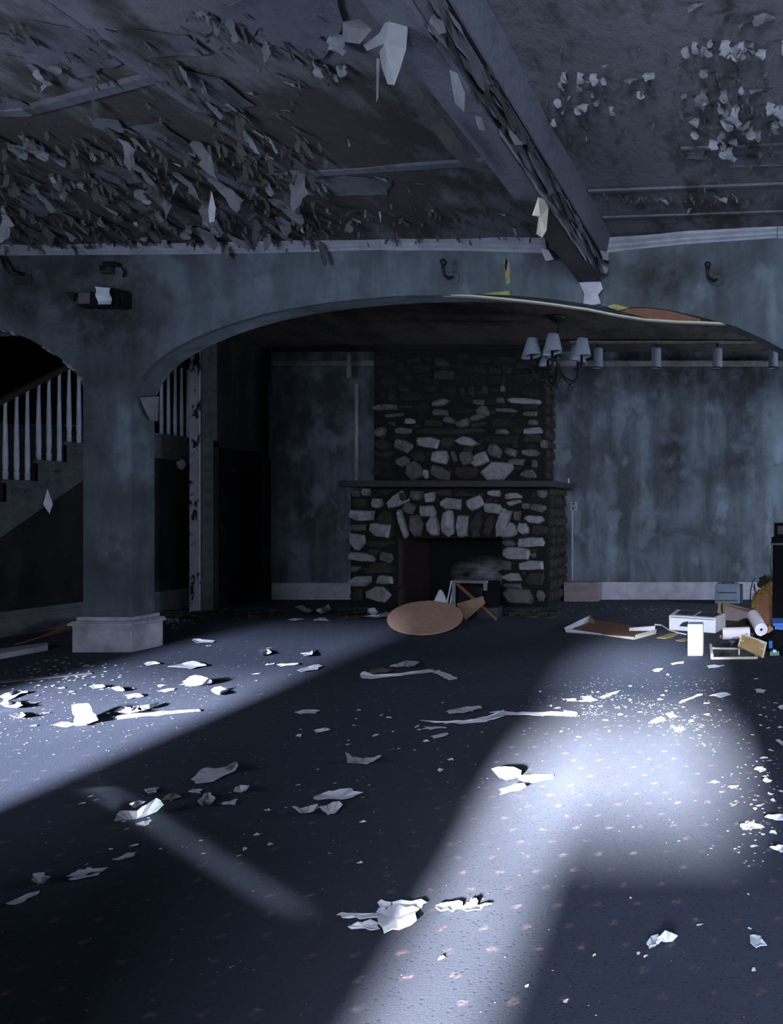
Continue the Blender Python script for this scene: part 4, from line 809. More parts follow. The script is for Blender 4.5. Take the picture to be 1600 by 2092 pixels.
# single large flakes seen in the photo: px, py, length, yaw (0 = +x, 90 = away), tone
for i, (px, py, s, yaw, t) in enumerate([(25, 72, .16, 200, 0), (78, 140, .10, 250, 1), (100, 165, .13, 270, 1), (115, 132, .09, 290, 0), (45, 118, .10, 200, 0), (222, 252, .20, 30, 0), (300, 290, .16, 20, 0), (360, 305, .15, 40, 0), (345, 330, .10, 10, 1),
    (210, 60, .09, 0, 0), (590, 255, .20, 20, 2), (572, 225, .10, 0, 0), (515, 265, .10, 20, 1), (530, 280, .10, 30, 0), (540, 320, .09, 0, 1), (425, 25, .09, 200, 1), (450, 57, .13, 180, 0), (650, 130, .13, 270, 1), (640, 120, .10, 230, 1), (700, 130, .11, 270, 1), (680, 70, .14, 260, 1), (695, 68, .12, 280, 1), (660, 75, .12, 240, 0),
    (560, 150, .11, 40, 0), (575, 165, .09, 30, 1), (595, 175, .09, 20, 1), (705, 278, .11, 0, 1), (765, 362, .12, 10, 1), (500, 190, .08, 0, 0), (108, 355, .10, 260, 1), (165, 372, .10, 270, 0), (300, 395, .13, 270, 1), (262, 405, .14, 260, 2), (345, 397, .10, 280, 1),
    (470, 390, .15, 0, 0), (350, 460, .24, 300, 0), (375, 470, .14, 320, 0), (205, 440, .16, 250, 0), (335, 490, .13, 270, 1), (400, 478, .12, 10, 0), (440, 462, .13, 290, 0), (290, 490, .10, 280, 1), (560, 345, .13, 20, 0), (600, 372, .20, 30, 0), (640, 390, .16, 20, 0), (740, 428, .20, 220, 0), (722, 450, .18, 240, 0), (620, 462, .10, 250, 1), (668, 425, .10, 260, 0), (545, 430, .08, 270, 1),
    (660, 500, .16, 270, 2), (650, 490, .10, 270, 0), (1010, 150, .0001, 0, 0),
    (1310, 95, .13, 180, 0), (1325, 150, .17, 270, 1), (1300, 160, .15, 250, 0), (1310, 185, .09, 260, 1), (1155, 145, .11, 260, 1), (1185, 148, .10, 270, 1), (1212, 150, .10, 280, 1), (1148, 165, .08, 240, 1), (1140, 200, .09, 260, 1), (1165, 195, .08, 280, 1), (1100, 168, .08, 200, 0), (1115, 245, .08, 260, 0), (1175, 255, .12, 0, 1), (1190, 268, .10, 10, 1), (1130, 242, .09, 280, 1),
    (1420, 85, .10, 260, 1), (1440, 95, .08, 270, 0), (1480, 90, .11, 260, 1), (1500, 95, .12, 270, 1), (1530, 100, .11, 280, 1), (1555, 100, .10, 260, 1), (1570, 40, .22, 180, 0), (1585, 30, .2, 200, 0), (1500, 20, .14, 180, 0), (1440, 5, .14, 180, 0), (1440, 180, .15, 260, 0), (1505, 165, .14, 200, 0), (1500, 215, .18, 250, 1), (1480, 235, .14, 280, 1), (1465, 250, .12, 300, 2), (1425, 240, .12, 240, 1), (1545, 245, .20, 230, 1), (1525, 270, .13, 260, 1), (1460, 285, .12, 270, 1), (1480, 290, .10, 280, 1), (1580, 180, .22, 200, 0), (1575, 210, .12, 270, 1), (1592, 215, .12, 270, 1), (1418, 265, .10, 250, 1), (1450, 265, .13, 210, 2), (1500, 280, .11, 260, 1),
    (1400, 190, .10, 260, 0), (1325, 402, .10, 0, 1), (1345, 405, .12, 10, 1), (1360, 402, .10, 200, 0), (1300, 401, .12, 0, 0), (1250, 402, .14, 10, 0), (1460, 400, .14, 20, 1), (1495, 395, .12, 0, 0), (1410, 425, .10, 270, 0), (1480, 402, .09, 270, 1), (1420, 310, .14, 180, 0), (850, 375, .10, 0, 0), (830, 380, .08, 0, 1), (885, 425, .06, 270, 0)]):
    ceil_flake(px, py, s * .64, math.radians(yaw + rf.uniform(-12, 12)), t, i * 7 + 3, hanging=yaw > 205)
# the dense peeling over the left of the room, and the thinner clusters
def cluster(n, poly_fn, size, tones, yawmu, yawsd, dz=.006):
    for _ in range(n):
        px, py = poly_fn(); s = rf.uniform(*size)
        ceil_flake(px, py, s, rf.gauss(yawmu, yawsd), rf.choices((0, 1, 2), tones)[0], rf.randrange(30), dz * rf.uniform(.5, 3), hanging=yawmu > 4)
cluster(62, lambda: (rf.uniform(0, 620), 500 - 225 * rf.random() ** 1.2), (.10, .27), (6, .4, 6), 1.6, .33)
cluster(25, lambda: (rf.uniform(0, 560), 500 - 150 * rf.random()), (.05, .10), (5, .4, 4), 4.6, .5)
cluster(22, lambda: (lambda t: (330 + 330 * t + rf.gauss(0, 22), 130 + 250 * t + rf.gauss(0, 16)))(rf.random()), (.06, .15), (4, 1, 4), 1.5, .4)
cluster(14, lambda: (lambda t: (420 + 250 * t + rf.gauss(0, 10), 25 + 110 * t + rf.gauss(0, 8)))(rf.random()), (.05, .12), (4, 1, 2), 1.6, .5)
cluster(26, lambda: (rf.gauss(1490, 48), rf.gauss(235, 38)), (.05, .11), (4, 5, 1), 4.5, .5)
cluster(12, lambda: (rf.gauss(1500, 45), rf.gauss(90, 8)), (.04, .08), (3, 5, 0), 4.5, .4)
cluster(6, lambda: (rf.uniform(0, 260), rf.uniform(130, 330)), (.05, .13), (4, 1, 4), 1.7, .5)
cluster(10, lambda: (rf.gauss(1180, 45), rf.gauss(190, 35)), (.04, .07), (3, 5, 0), 4.6, .4)
cluster(16, lambda: (rf.uniform(560, 1080), rf.uniform(420, 492)), (.04, .10), (4, .5, 5), 1.6, .8)
# the smallest flakes, past counting
b = MB()
def tiny(n, fn, size):
    for _ in range(n):
        px, py = fn(); p = CE(px, py, rf.uniform(.002, .02))
        if in_beam(p) or p.y > YA - .03: continue
        v, f = flake_mesh(rf.randrange(10**6), 1, rf.uniform(.25, .6), rf.uniform(.2, 1.4), 2, 1, rf.uniform(0, .7)); a = rf.gauss(1.6, .4); c, s = math.cos(a), math.sin(a); k = rf.uniform(*size)
        b.add([(p.x + (x*c - y*s)*k, p.y + (x*s + y*c)*k, p.z + z*k) for x, y, z in v], f)
tiny(420, lambda: (rf.uniform(-20, 660), 502 - 235 * rf.random() ** 1.4), (.03, .09)); tiny(110, lambda: (rf.uniform(600, 1100), 495 - 80 * rf.random() ** 1.5), (.025, .06))
tiny(110, lambda: (rf.gauss(1490, 70), rf.gauss(230, 60)), (.02, .05)); tiny(60, lambda: (rf.uniform(1210, 1600), 402 + rf.gauss(0, 6)), (.02, .05)); tiny(60, lambda: (rf.uniform(1080, 1600), rf.uniform(60, 300)), (.015, .04)); tiny(90, lambda: (rf.uniform(0, 700), rf.uniform(20, 280)), (.02, .05))
stuff(b.build('small_paint_flakes', M['flake_brown'], ceil_o, fix=False))

# larger plates of paint still holding on, their edges lifted off the ceiling
def plate_px(pts, mat, drop=.007):
    r = random.Random(int(pts[0][0] * 7 + pts[0][1])); Q = []
    P = [CE(px, py, drop * r.uniform(.6, 2.2)) for px, py in pts]
    for a, c in zip(P, P[1:] + P[:1]):
        d_ = c - a; nseg = max(2, min(6, int(d_.length / .07)))
        for k in range(nseg): Q.append(a.lerp(c, k / nseg) + Vector((-d_.y, d_.x, 0)) * r.uniform(-.05, .05) * (k > 0))
    c_ = sum(Q, Vector()) / len(Q); c_.z = zc(c_.x) - .003; n = len(Q); inner = [q.lerp(c_, .25) for q in Q]
    for k in inner: k.z = zc(k.x) - .006
    o = MB().add([*Q, *inner, c_], [(i, (i+1) % n, n+(i+1) % n, n+i) for i in range(n)] + [(n+i, n+(i+1) % n, 2*n) for i in range(n)]).build('paint_plate', M[mat], ceil_o, fix=False)
    k = o.modifiers.new('thickness', 'SOLIDIFY'); k.thickness = .002
PL = [([(440, 18), (520, -10), (690, -20), (700, 40), (662, 118), (628, 122), (560, 92), (498, 82), (455, 45)], 'beam'), ([(550, 96), (572, 96), (622, 132), (612, 136), (560, 110)], 'beam'), ([(178, 238), (240, 244), (254, 270), (222, 272), (190, 258)], 'beam'),
      ([(265, 258), (330, 250), (392, 300), (392, 336), (350, 315), (300, 285)], 'beam_side'), ([(555, 354), (610, 352), (668, 398), (628, 398), (592, 374)], 'flake'), ([(640, 368), (700, 360), (800, 368), (792, 398), (690, 400)], 'beam_side'), ([(0, 196), (40, 205), (82, 228), (58, 238), (0, 236)], 'beam'),
      ([(445, 420), (500, 424), (545, 436), (528, 460), (448, 450)], 'beam_side'), ([(400, 345), (440, 350), (505, 382), (478, 394), (430, 372)], 'beam_side'), ([(60, 40), (160, 60), (250, 130), (150, 160), (40, 110)], 'beam_side'), ([(235, 60), (380, 70), (430, 108), (300, 118)], 'beam_side'), ([(330, 130), (450, 160), (520, 215), (440, 230), (360, 170)], 'beam_side'),
      ([(180, 335), (250, 340), (310, 372), (210, 385)], 'beam_side'), ([(20, 395), (120, 392), (180, 430), (70, 442)], 'beam_side'), ([(230, 430), (300, 440), (310, 470), (240, 480)], 'flake_brown'), ([(560, 430), (640, 440), (650, 470), (575, 470)], 'flake_brown'), ([(1440, 322), (1600, 318), (1600, 338), (1480, 342)], 'beam'),
      ([(1410, 305), (1440, 300), (1440, 326), (1405, 322)], 'flake')]
for q, m_ in PL: plate_px(q, m_)

# long hanging pieces
def hang(name, pts, mat, parent, bulge=.02):
    c_ = sum((Vector(p) for p in pts), Vector()) / len(pts); c_ += Vector((0, -bulge, 0))
    n = len(pts); inner = [Vector(p).lerp(c_, .55) for p in pts]
    return MB().add([*pts, *inner, c_], [(i, (i+1) % n, n+(i+1) % n, n+i) for i in range(n)] + [(n+i, n+(i+1) % n, 2*n) for i in range(n)]).build(name, mat, parent, fix=False)
Y0 = 2.88
hang('hanging_paper', [W(742, 92, Y0 + .03), W(775, 68, Y0), W(800, 20, Y0), W(826, 22, Y0 + .02), W(833, 60, Y0 + .02), W(830, 100, Y0 - .01), W(818, 140, Y0 - .02), W(806, 174, Y0 - .02), W(792, 172, Y0), W(780, 138, Y0 + .02), W(775, 105, Y0 + .02), W(750, 104, Y0)], M['flake_light'], beam, .03)
hang('hanging_paper', [W(769, 118, Y0 + .05), W(776, 120, Y0 + .05), W(773, 200, Y0 + .06), W(769, 210, Y0 + .06)], M['flake'], beam, .005)
hang('hanging_paper', [W(700, 45, 2.9), W(735, 38, 2.9), W(760, 60, 2.86), W(735, 90, 2.86), W(700, 85, 2.9)], M['flake'], beam, .02)
hang('hanging_paper', [W(858, 0, 2.93), W(905, 40, 3.0), W(912, 66, 3.0), W(888, 74, 2.95), W(872, 60, 2.93)], M['flake'], beam, .02)
def bs(px, py, dx=.012):            # a point on the right side of the beam
    x = BX1 + dx; Y = x * F / (px - CX); return Vector((x, Y, H + (CY - py) / F * Y))
hang('hanging_paper', [bs(918, 142), bs(935, 150, .03), bs(950, 190, .05), bs(949, 229, .05), bs(930, 212, .04), bs(924, 180, .03)], M['flake_light'], beam, .01)
hang('hanging_paper', [bs(1036, 250), bs(1072, 282, .03), bs(1068, 296, .05), bs(1052, 296, .05), bs(1040, 275, .03)], M['flake_light'], beam, .02)
hang('hanging_paper', [bs(970, 235), bs(985, 240, .03), bs(992, 268, .04), bs(978, 265, .03)], M['flake'], beam, .01)
hang('hanging_paper', [bs(1100, 402, .01), bs(1112, 408, .02), bs(1121, 425, .02), bs(1117, 470, .02), bs(1108, 486, .0), bs(1096, 478, -.05), bs(1100, 445, -.03), bs(1087, 440, -.05)], M['cream'], beam, .02)
hang('hanging_paper', [W(1183, 577, 6.09), W(1227, 575, 6.09), W(1232, 590, 6.08), W(1222, 602, 6.09), W(1228, 620, 6.1), W(1210, 623, 6.1), W(1192, 620, 6.1), W(1194, 600, 6.09)], M['white_paint'], beam, .02)
hang('hanging_paper', [W(1228, 540, 6.06), W(1243, 548, 6.06), W(1240, 560, 6.05), W(1228, 555, 6.07)], M['flake_light'], beam, .01); hang('hanging_paper', [W(1225, 510, 6.0), W(1243, 516, 6.0), W(1244, 533, 6.0), W(1232, 530, 6.0)], M['flake_light'], beam, .01)
hang('hanging_paper', [W(1104, 507, 6.06), W(1120, 510, 6.04), W(1132, 530, 6.04), W(1115, 533, 6.05)], M['white_paint'], beam, .01)
b_ = [(862, 196), (880, 219), (908, 252), (942, 296), (975, 336), (984, 350), (960, 343), (925, 308), (892, 262), (878, 230)]
hang('hanging_lining', [Vector((BX0 - .012 - .03 * (i > 5), p_.y, p_.z)) for i, p_ in enumerate([(lambda x, px, py: Vector((x, x * F / (px - CX), H + (CY - py) / F * x * F / (px - CX))))(BX0 - .02, px, py) for px, py in b_])], M['flake_brown'], beam, .0)
for i in range(34):                   # splinters along the side of the beam
    y = rf.uniform(2.2, 6.0); z = rf.choice((BZ + .12, BZ + .2, BZ + .05)) + rf.uniform(-.03, .03); s = rf.uniform(.03, .075); x = BX1 + .015
    MB().add([(x, y, z), (x + .005, y + s * 2.2, z + s * .3), (x + s * .5, y + s * 2, z - s * .7), (x + s * .45, y + s * .3, z - s)], [(0, 1, 2, 3)]).build('loose_chip', M[rf.choice(('flake', 'flake_brown', 'flake', 'flake_light'))], beam, fix=False)
hang('hanging_paper', [CE(430, 388) , W(433, 392, 5.0), W(441, 425, 5.0), W(438, 452, 4.98), W(428, 455, 4.98), W(425, 430, 5.0)], M['scrap'], ceil_o, .02)
hang('hanging_paper', [W(648, 496, 6.08), W(660, 498, 6.06), W(664, 520, 6.05), W(670, 540, 6.04), W(661, 545, 6.05), W(655, 520, 6.06)], M['flake_brown'], ceil_o, .01)
hang('hanging_paper', [W(452, 506, 6.08), W(466, 504, 6.06), W(468, 520, 6.05), W(462, 530, 6.05), W(453, 518, 6.06)], M['flake'], ceil_o, .01)

# ------------------------------------------------------------------ paint scraps on the carpet
def scrap(pts, label, mat='scrap', lift=.02, z=(), name='paint_scrap', group=None, seed=None):
    """a torn sheet of paint: outline as it lies on the floor, lifted and curled along its length"""
    r = random.Random(seed if seed is not None else len(label) * 31 + int(pts[0][0]))
    zz = [0.004 + (z[i] if i < len(z) else r.random() ** 1.6 * lift) for i in range(len(pts))]
    P = [G(px, py, h) for (px, py), h in zip(pts, zz)]
    Q = []
    for a, c in zip(P, P[1:] + P[:1]):         # ragged edge
        d_ = c - a; nq = max(2, min(5, int(d_.length / .035)))
        for k in range(nq): Q.append(a if k == 0 else a.lerp(c, (k + r.uniform(-.3, .3)) / nq) + Vector((-d_.y, d_.x, 0)).normalized() * r.uniform(-.012, .010) + Vector((0, 0, r.uniform(0, .006))))
    c_ = sum(P, Vector()) / len(P); c_.z = .004 + min(zz) * .3; n = len(Q)
    inner = [q.lerp(c_, .5) for q in Q]
    for k in inner: k.z = lerp(k.z, .004, .45)
    m = MB().add([*Q, *inner, c_], [(i, (i+1) % n, n+(i+1) % n, n+i) for i in range(n)] + [(n+i, n+(i+1) % n, 2*n) for i in range(n)])
    o = m.build(name, M[mat]); k = o.modifiers.new('thickness', 'SOLIDIFY'); k.thickness = .0022; k.offset = 1
    return tag(o, label, 'paint scrap', group)
S = scrap
S([(146, 1440), (180, 1437), (188, 1455), (200, 1471), (178, 1480), (150, 1476), (149, 1458)], 'white curled sheet standing up in the left light patch', 'scrap', z=(.09, .10, .06, .03, .0, .0, .05))
S([(149, 1477), (178, 1480), (135, 1485), (108, 1481), (124, 1475)], 'flat white torn piece at the foot of the standing curled sheet')
S([(225, 1465), (310, 1456), (407, 1449), (410, 1452), (320, 1462), (240, 1469)], 'long straight white strip lying in the left light patch', z=(0, .01, .005, .005, 0, 0))
S([(232, 1455), (252, 1443), (268, 1448), (285, 1440), (287, 1452), (262, 1457)], 'white torn piece with two points just behind the long straight strip', lift=.05)
S([(285, 1443), (305, 1440), (325, 1435), (322, 1440), (305, 1447), (288, 1453)], 'curved white sliver casting a shadow behind the long straight strip', lift=.05)
S([(372, 1393), (385, 1384), (400, 1380), (425, 1386), (433, 1395), (410, 1400), (378, 1401)], 'crumpled white lump of paint in the left light patch, largest there', lift=.09, z=(.0, .06, .09, .07, .02, 0, 0))
S([(432, 1408), (452, 1402), (467, 1410), (450, 1413), (436, 1414)], 'small crumpled white piece right of the large lump', lift=.05)
S([(255, 1420), (285, 1417), (292, 1421), (262, 1427)], 'flat wedge of white paint left of the crumpled lump', lift=.02)
S([(342, 1362), (370, 1356), (395, 1350), (422, 1359), (390, 1366)], 'wide grey-white sheet lying right of the column base', 'scrap_dim', lift=.03)
S([(295, 1355), (310, 1351), (327, 1355), (300, 1359)], 'small pale oval scrap nearest the column base', lift=.03)
S([(392, 1306), (412, 1306), (440, 1309), (435, 1312), (400, 1313)], 'thin pale scrap on the carpet behind the column base', 'scrap_dim', lift=.03)
S([(522, 1332), (545, 1325), (555, 1332), (530, 1336)], 'small dark-edged white lump in the far end of the left light patch', lift=.07)
S([(615, 1335), (630, 1333), (642, 1325), (638, 1337), (620, 1340)], 'bent white scrap with a raised tip at the far end of the left light patch', lift=.06)
S([(607, 1369), (628, 1362), (650, 1357), (660, 1360), (650, 1367), (615, 1372)], 'flat elongated pale scrap on the near edge of the left light patch', lift=.02)
S([(565, 1357), (585, 1356), (607, 1354), (610, 1356), (575, 1361)], 'narrow white scrap left of the flat elongated one', lift=.03)
S([(0, 1422), (18, 1415), (35, 1410), (57, 1414), (10, 1432)], 'dull grey sheet of paint at the left edge of the picture', 'scrap_dim', lift=.03)
S([(227, 1405), (238, 1403), (250, 1405), (255, 1410), (235, 1410)], 'small white hooked scrap behind the long straight strip', lift=.04)
S([(182, 1402), (210, 1398), (215, 1402), (190, 1406)], 'small pale scrap left of the hooked one', 'scrap_dim', lift=.03)
S([(322, 1412), (340, 1407), (358, 1406), (355, 1410), (335, 1414)], 'thin white sliver left of the crumpled lump', lift=.02)
S([(0, 1437), (15, 1428), (30, 1434), (46, 1440), (20, 1442)], 'crumbling white scrap at the left edge behind the light patch', lift=.05)
S([(20, 1460), (40, 1456), (52, 1460), (35, 1466)], 'small white scrap at the left edge of the light patch', lift=.04)
S([(602, 1455), (630, 1449), (655, 1451), (645, 1457), (612, 1458)], 'lone grey scrap in the dark middle of the floor', 'scrap_dim', lift=.02)
S([(640, 1492), (665, 1487), (675, 1490), (645, 1497)], 'small grey scrap below the lone one in the dark middle', 'scrap_dim', lift=.02)
S([(705, 1537), (712, 1547), (740, 1550), (765, 1548), (780, 1545), (765, 1554), (750, 1561), (710, 1558)], 'boat-shaped scrap with upturned end in the middle of the floor', 'scrap_dim', z=(.07, .02, 0, .01, .05, 0, 0, 0))
S([(390, 1592), (410, 1572), (440, 1570), (472, 1570), (478, 1575), (435, 1596), (400, 1600)], 'large flat grey sheet near the end of the diagonal light streak', 'scrap_dim', lift=.012)
S([(460, 1570), (472, 1560), (485, 1557), (485, 1565), (476, 1572)], 'small curled tip on the corner of the large flat grey sheet', 'scrap_dim', lift=.05)
S([(232, 1677), (238, 1664), (252, 1656), (280, 1656), (300, 1643), (320, 1630), (333, 1642), (320, 1657), (300, 1662), (280, 1666), (250, 1663), (240, 1672)], 'big curled pale sheet lying across the diagonal light streak', 'scrap_dim', z=(0, .04, .05, .04, .05, .08, .05, .01, 0, 0, .02, 0))
S([(277, 1682), (295, 1678), (310, 1675), (304, 1683), (295, 1686)], 'small curved scrap below the big curled sheet', lift=.03, mat='scrap_dim')
S([(295, 1612), (325, 1608), (320, 1617), (302, 1619)], 'small rectangular pale scrap behind the big curled sheet', 'scrap_dim', lift=.03)
S([(265, 1642), (280, 1636), (297, 1637), (275, 1650)], 'small pale triangle left of the big curled sheet', 'scrap_dim', lift=.03)
S([(330, 1634), (345, 1622), (357, 1620), (372, 1627), (350, 1637)], 'grey curled scrap right of the tip of the big curled sheet', 'scrap_back', lift=.05)
S([(385, 1616), (400, 1612), (415, 1612), (410, 1620)], 'flat pale scrap right of the diagonal streak, first in a row of four', 'scrap_dim', lift=.02)
S([(405, 1637), (415, 1626), (425, 1619), (440, 1630), (415, 1640)], 'pale scrap with a raised corner, second in a row of four', 'scrap_dim', lift=.05)
S([(477, 1615), (490, 1605), (510, 1605), (495, 1617)], 'folded pale scrap, third in a row of four right of the streak', 'scrap_dim', lift=.05)
S([(452, 1642), (468, 1637), (485, 1632), (480, 1644)], 'flat pale triangle in front of the row of four scraps', 'scrap_dim', lift=.02)
S([(597, 1647), (612, 1652), (630, 1648), (650, 1643), (652, 1650), (640, 1658), (615, 1662)], 'left petal of a pair of curled petal-shaped scraps', 'scrap', z=(.05, .0, .02, .05, .02, 0, 0))
S([(651, 1648), (668, 1645), (692, 1637), (694, 1650), (684, 1660), (670, 1664), (656, 1655)], 'right petal of a pair of curled petal-shaped scraps', 'scrap', z=(.03, .01, .06, .04, .01, 0, 0))
S([(640, 1632), (655, 1622), (680, 1616), (715, 1610), (722, 1616), (742, 1618), (720, 1628), (700, 1632), (670, 1630), (650, 1635)], 'ragged flat pale sheet behind the pair of petal-shaped scraps', 'scrap', lift=.025)
S([(65, 1797), (66, 1787), (90, 1782), (102, 1792), (88, 1800), (75, 1804)], 'small bright chunky scrap low at the left', lift=.05)
for i, q in enumerate(([(135, 1791), (160, 1783), (215, 1772), (208, 1779), (165, 1790)], [(140, 1795), (180, 1788), (205, 1782), (200, 1787), (155, 1796)], [(150, 1783), (175, 1776), (190, 1775), (170, 1781)])):
    S(q, 'narrow sliver of a splintered paint strip right of the chunky scrap', 'scrap_dim', lift=.008, group='slivers of a splintered strip')
S([(230, 1757), (250, 1748), (277, 1741), (275, 1747), (240, 1757)], 'short splintered strip behind the other splintered strip', 'scrap_dim', lift=.01)
S([(12, 1845), (40, 1833), (75, 1821), (78, 1826), (50, 1840), (30, 1847)], 'splintered pale strip nearest the lower left corner', 'scrap_dim', lift=.01)
S([(688, 1868), (712, 1865), (768, 1865), (775, 1872), (735, 1877), (700, 1874)], 'pointed left arm of the torn sheet in the foreground', lift=.01)
S([(717, 1890), (740, 1884), (775, 1886), (776, 1896), (757, 1899), (718, 1898)], 'lower left arm of the torn sheet in the foreground', lift=.01)
S([(768, 1865), (790, 1850), (830, 1855), (857, 1858), (852, 1880), (815, 1900), (785, 1907), (774, 1888)], 'broad middle of the torn white sheet in the foreground', lift=.015)
S([(771, 1844), (788, 1841), (798, 1850), (788, 1860), (776, 1858)], 'small square piece on top of the torn foreground sheet', lift=.02)
S([(800, 1843), (840, 1841), (872, 1843), (860, 1855), (835, 1856), (802, 1853)], 'upper right piece of the torn white sheet in the foreground', lift=.012)
S([(890, 1850), (912, 1843), (937, 1839), (945, 1855), (925, 1862), (900, 1860)], 'bright flat scrap right of the torn foreground sheet', lift=.012)
S([(945, 1853), (958, 1843), (965, 1837), (977, 1840), (977, 1850), (1005, 1847), (982, 1859), (955, 1862)], 'bright jagged scrap inside the near light streak', lift=.02)
S([(1322, 1925), (1330, 1912), (1345, 1914), (1352, 1920), (1340, 1929), (1326, 1931)], 'folded white scrap on the right foreground, its smaller half', lift=.02)
S([(1340, 1915), (1360, 1900), (1385, 1911), (1372, 1917), (1352, 1922)], 'folded white scrap on the right foreground, its larger half', lift=.03)
S([(1532, 1910), (1555, 1912), (1567, 1930), (1545, 1935)], 'dull grey square of paper near the lower right edge', 'scrap_dim', lift=.005)
S([(736, 1377), (745, 1371), (752, 1380), (820, 1375), (887, 1367), (888, 1372), (820, 1380), (757, 1387), (741, 1386)], 'long bent white strip with a curled end in the shaded middle floor', z=(.05, .06, .02, .01, .0, 0, 0, 0, .01))
S([(884, 1372), (893, 1369), (915, 1376), (935, 1386), (917, 1389), (900, 1380)], 'short kinked end piece of the long bent white strip', lift=.015)
S([(748, 1374), (776, 1364), (807, 1368), (790, 1373), (758, 1377)], 'greenish-grey flat piece behind the long bent strip', 'scrap_back', lift=.02)
S([(795, 1362), (812, 1356), (829, 1350), (858, 1353), (848, 1360), (810, 1363)], 'pale crumpled piece behind the greenish-grey one', 'scrap_dim', lift=.05)
S([(858, 1472), (905, 1474), (947, 1472), (970, 1469), (996, 1463), (1030, 1450), (1031, 1462), (1010, 1470), (992, 1475), (941, 1479), (890, 1477)], 'long curved white strip at the centre of the floor', z=(.01, 0, .01, .02, .03, .06, .01, 0, 0, 0, 0))
S([(1000, 1455), (1090, 1455), (1179, 1455), (1178, 1463), (1090, 1461), (1032, 1460)], 'long straight white strip right of the curved one', lift=.006)
S([(911, 1454), (941, 1446), (982, 1441), (985, 1446), (947, 1456), (917, 1458)], 'flat pale sheet behind the curved white strip', 'scrap_dim', lift=.02)
S([(862, 1490), (886, 1485), (913, 1487), (879, 1491)], 'thin pale scrap in front of the curved white strip', 'scrap_dim', lift=.01)
S([(879, 1504), (913, 1496), (917, 1499), (886, 1508)], 'small tapered scrap nearest the viewer below the curved strip', 'scrap_dim', lift=.01)
S([(1004, 1571), (1030, 1566), (1057, 1571), (1064, 1583), (1050, 1590), (1033, 1594), (1018, 1584)], 'dark-hollowed white scrap at the left of the bright patch', 'scrap', z=(.06, .05, .06, .02, 0, 0, .02))
S([(1012, 1574), (1032, 1570), (1050, 1576), (1035, 1586)], 'small brown backing piece in the hollow of the white scrap', 'scrap_back', lift=.03)
S([(1020, 1612), (1045, 1605), (1068, 1600), (1075, 1607), (1050, 1615), (1021, 1623)], 'small bright rectangle in front of the dark-hollowed scrap', z=(.0, .01, .04, .03, 0, 0))
S([(1054, 1586), (1090, 1582), (1130, 1582), (1130, 1590), (1100, 1596), (1074, 1599)], 'bright white strip running into the bright patch', lift=.012)
S([(1450, 1421), (1475, 1414), (1494, 1419), (1472, 1425)], 'pale oval scrap on the right below the cream frame', 'scrap', lift=.02)
S([(1387, 1435), (1410, 1425), (1431, 1417), (1436, 1419), (1391, 1436)], 'slim slanting white strip left of the pale oval scrap', lift=.006)
S([(1325, 1477), (1341, 1467), (1359, 1466), (1361, 1471), (1340, 1477)], 'white torn scrap at the back edge of the bright patch', lift=.02)
S([(1359, 1458), (1375, 1455), (1384, 1464), (1369, 1467)], 'squarish white scrap behind the torn one at the bright patch', lift=.02)
S([(1375, 1486), (1397, 1485), (1398, 1491), (1378, 1494)], 'dull rectangular scrap on the back edge of the bright patch', 'scrap_dim', lift=.01)
S([(1225, 1424), (1245, 1416), (1266, 1411), (1262, 1415), (1232, 1427)], 'slender white sliver in the middle of the right-hand litter', lift=.01)
S([(1189, 1425), (1206, 1421), (1222, 1430), (1205, 1433), (1191, 1433)], 'broken white piece left of the slender sliver', lift=.02)
S([(1156, 1428), (1178, 1427), (1180, 1432), (1158, 1432)], 'small flat white piece left of the broken one', lift=.01)
S([(1444, 1360), (1481, 1359), (1470, 1362), (1447, 1364)], 'thin white stick-like scrap just in front of the cream frame', lift=.01)
S([(1372, 1355), (1398, 1351), (1397, 1355), (1374, 1358)], 'narrow white scrap in front of the bright white box', lift=.01)
S([(1333, 1369), (1356, 1365), (1347, 1372), (1338, 1372)], 'small white wedge left in front of the bright white box', lift=.01)
S([(1541, 1408), (1566, 1410), (1562, 1415), (1545, 1414)], 'grey scrap near the right edge beyond the pale oval', 'scrap_dim', lift=.02)
S([(1541, 1571), (1559, 1566), (1566, 1571), (1553, 1577)], 'small pale scrap in shade right of the bright patch', 'scrap', lift=.02)
S([(1559, 1593), (1568, 1589), (1578, 1594), (1566, 1597)], 'small pale scrap just below the one in shade', 'scrap', lift=.02)
S([(1490, 1605), (1509, 1604), (1503, 1609), (1494, 1610)], 'flat pale chip at the right corner of the bright patch', 'scrap', lift=.01)
S([(1512, 1683), (1528, 1682), (1544, 1682), (1562, 1689), (1548, 1692), (1534, 1696), (1519, 1694)], 'ragged pale scrap among crumbs at the right edge', 'scrap', lift=.02)
S([(1562, 1669), (1580, 1665), (1600, 1663), (1602, 1675), (1580, 1672)], 'pale scrap cut by the right edge, upper one', 'scrap', lift=.02)
S([(1572, 1730), (1585, 1729), (1600, 1727), (1602, 1740), (1588, 1736)], 'pale scrap cut by the right edge, lower one', 'scrap', lift=.02)
S([(1584, 1511), (1600, 1515), (1604, 1524), (1594, 1520)], 'pale scrap on the right edge level with the bright patch', 'scrap', lift=.02)
S([(1590, 1444), (1602, 1440), (1604, 1450), (1594, 1449)], 'white scrap on the right edge beyond the bright patch', 'scrap', lift=.02)
S([(602, 1240), (618, 1236), (628, 1243), (640, 1248), (622, 1250)], 'left bluish curled scrap on the dark floor left of the tabletop', 'scrap_dim', lift=.10)
S([(645, 1247), (662, 1240), (672, 1234), (677, 1245), (665, 1250)], 'right bluish curled scrap on the dark floor left of the tabletop', 'scrap_dim', lift=.12)
S([(588, 1266), (605, 1263), (622, 1265), (604, 1268)], 'thin white scrap at the far edge of the left light patch', lift=.02)
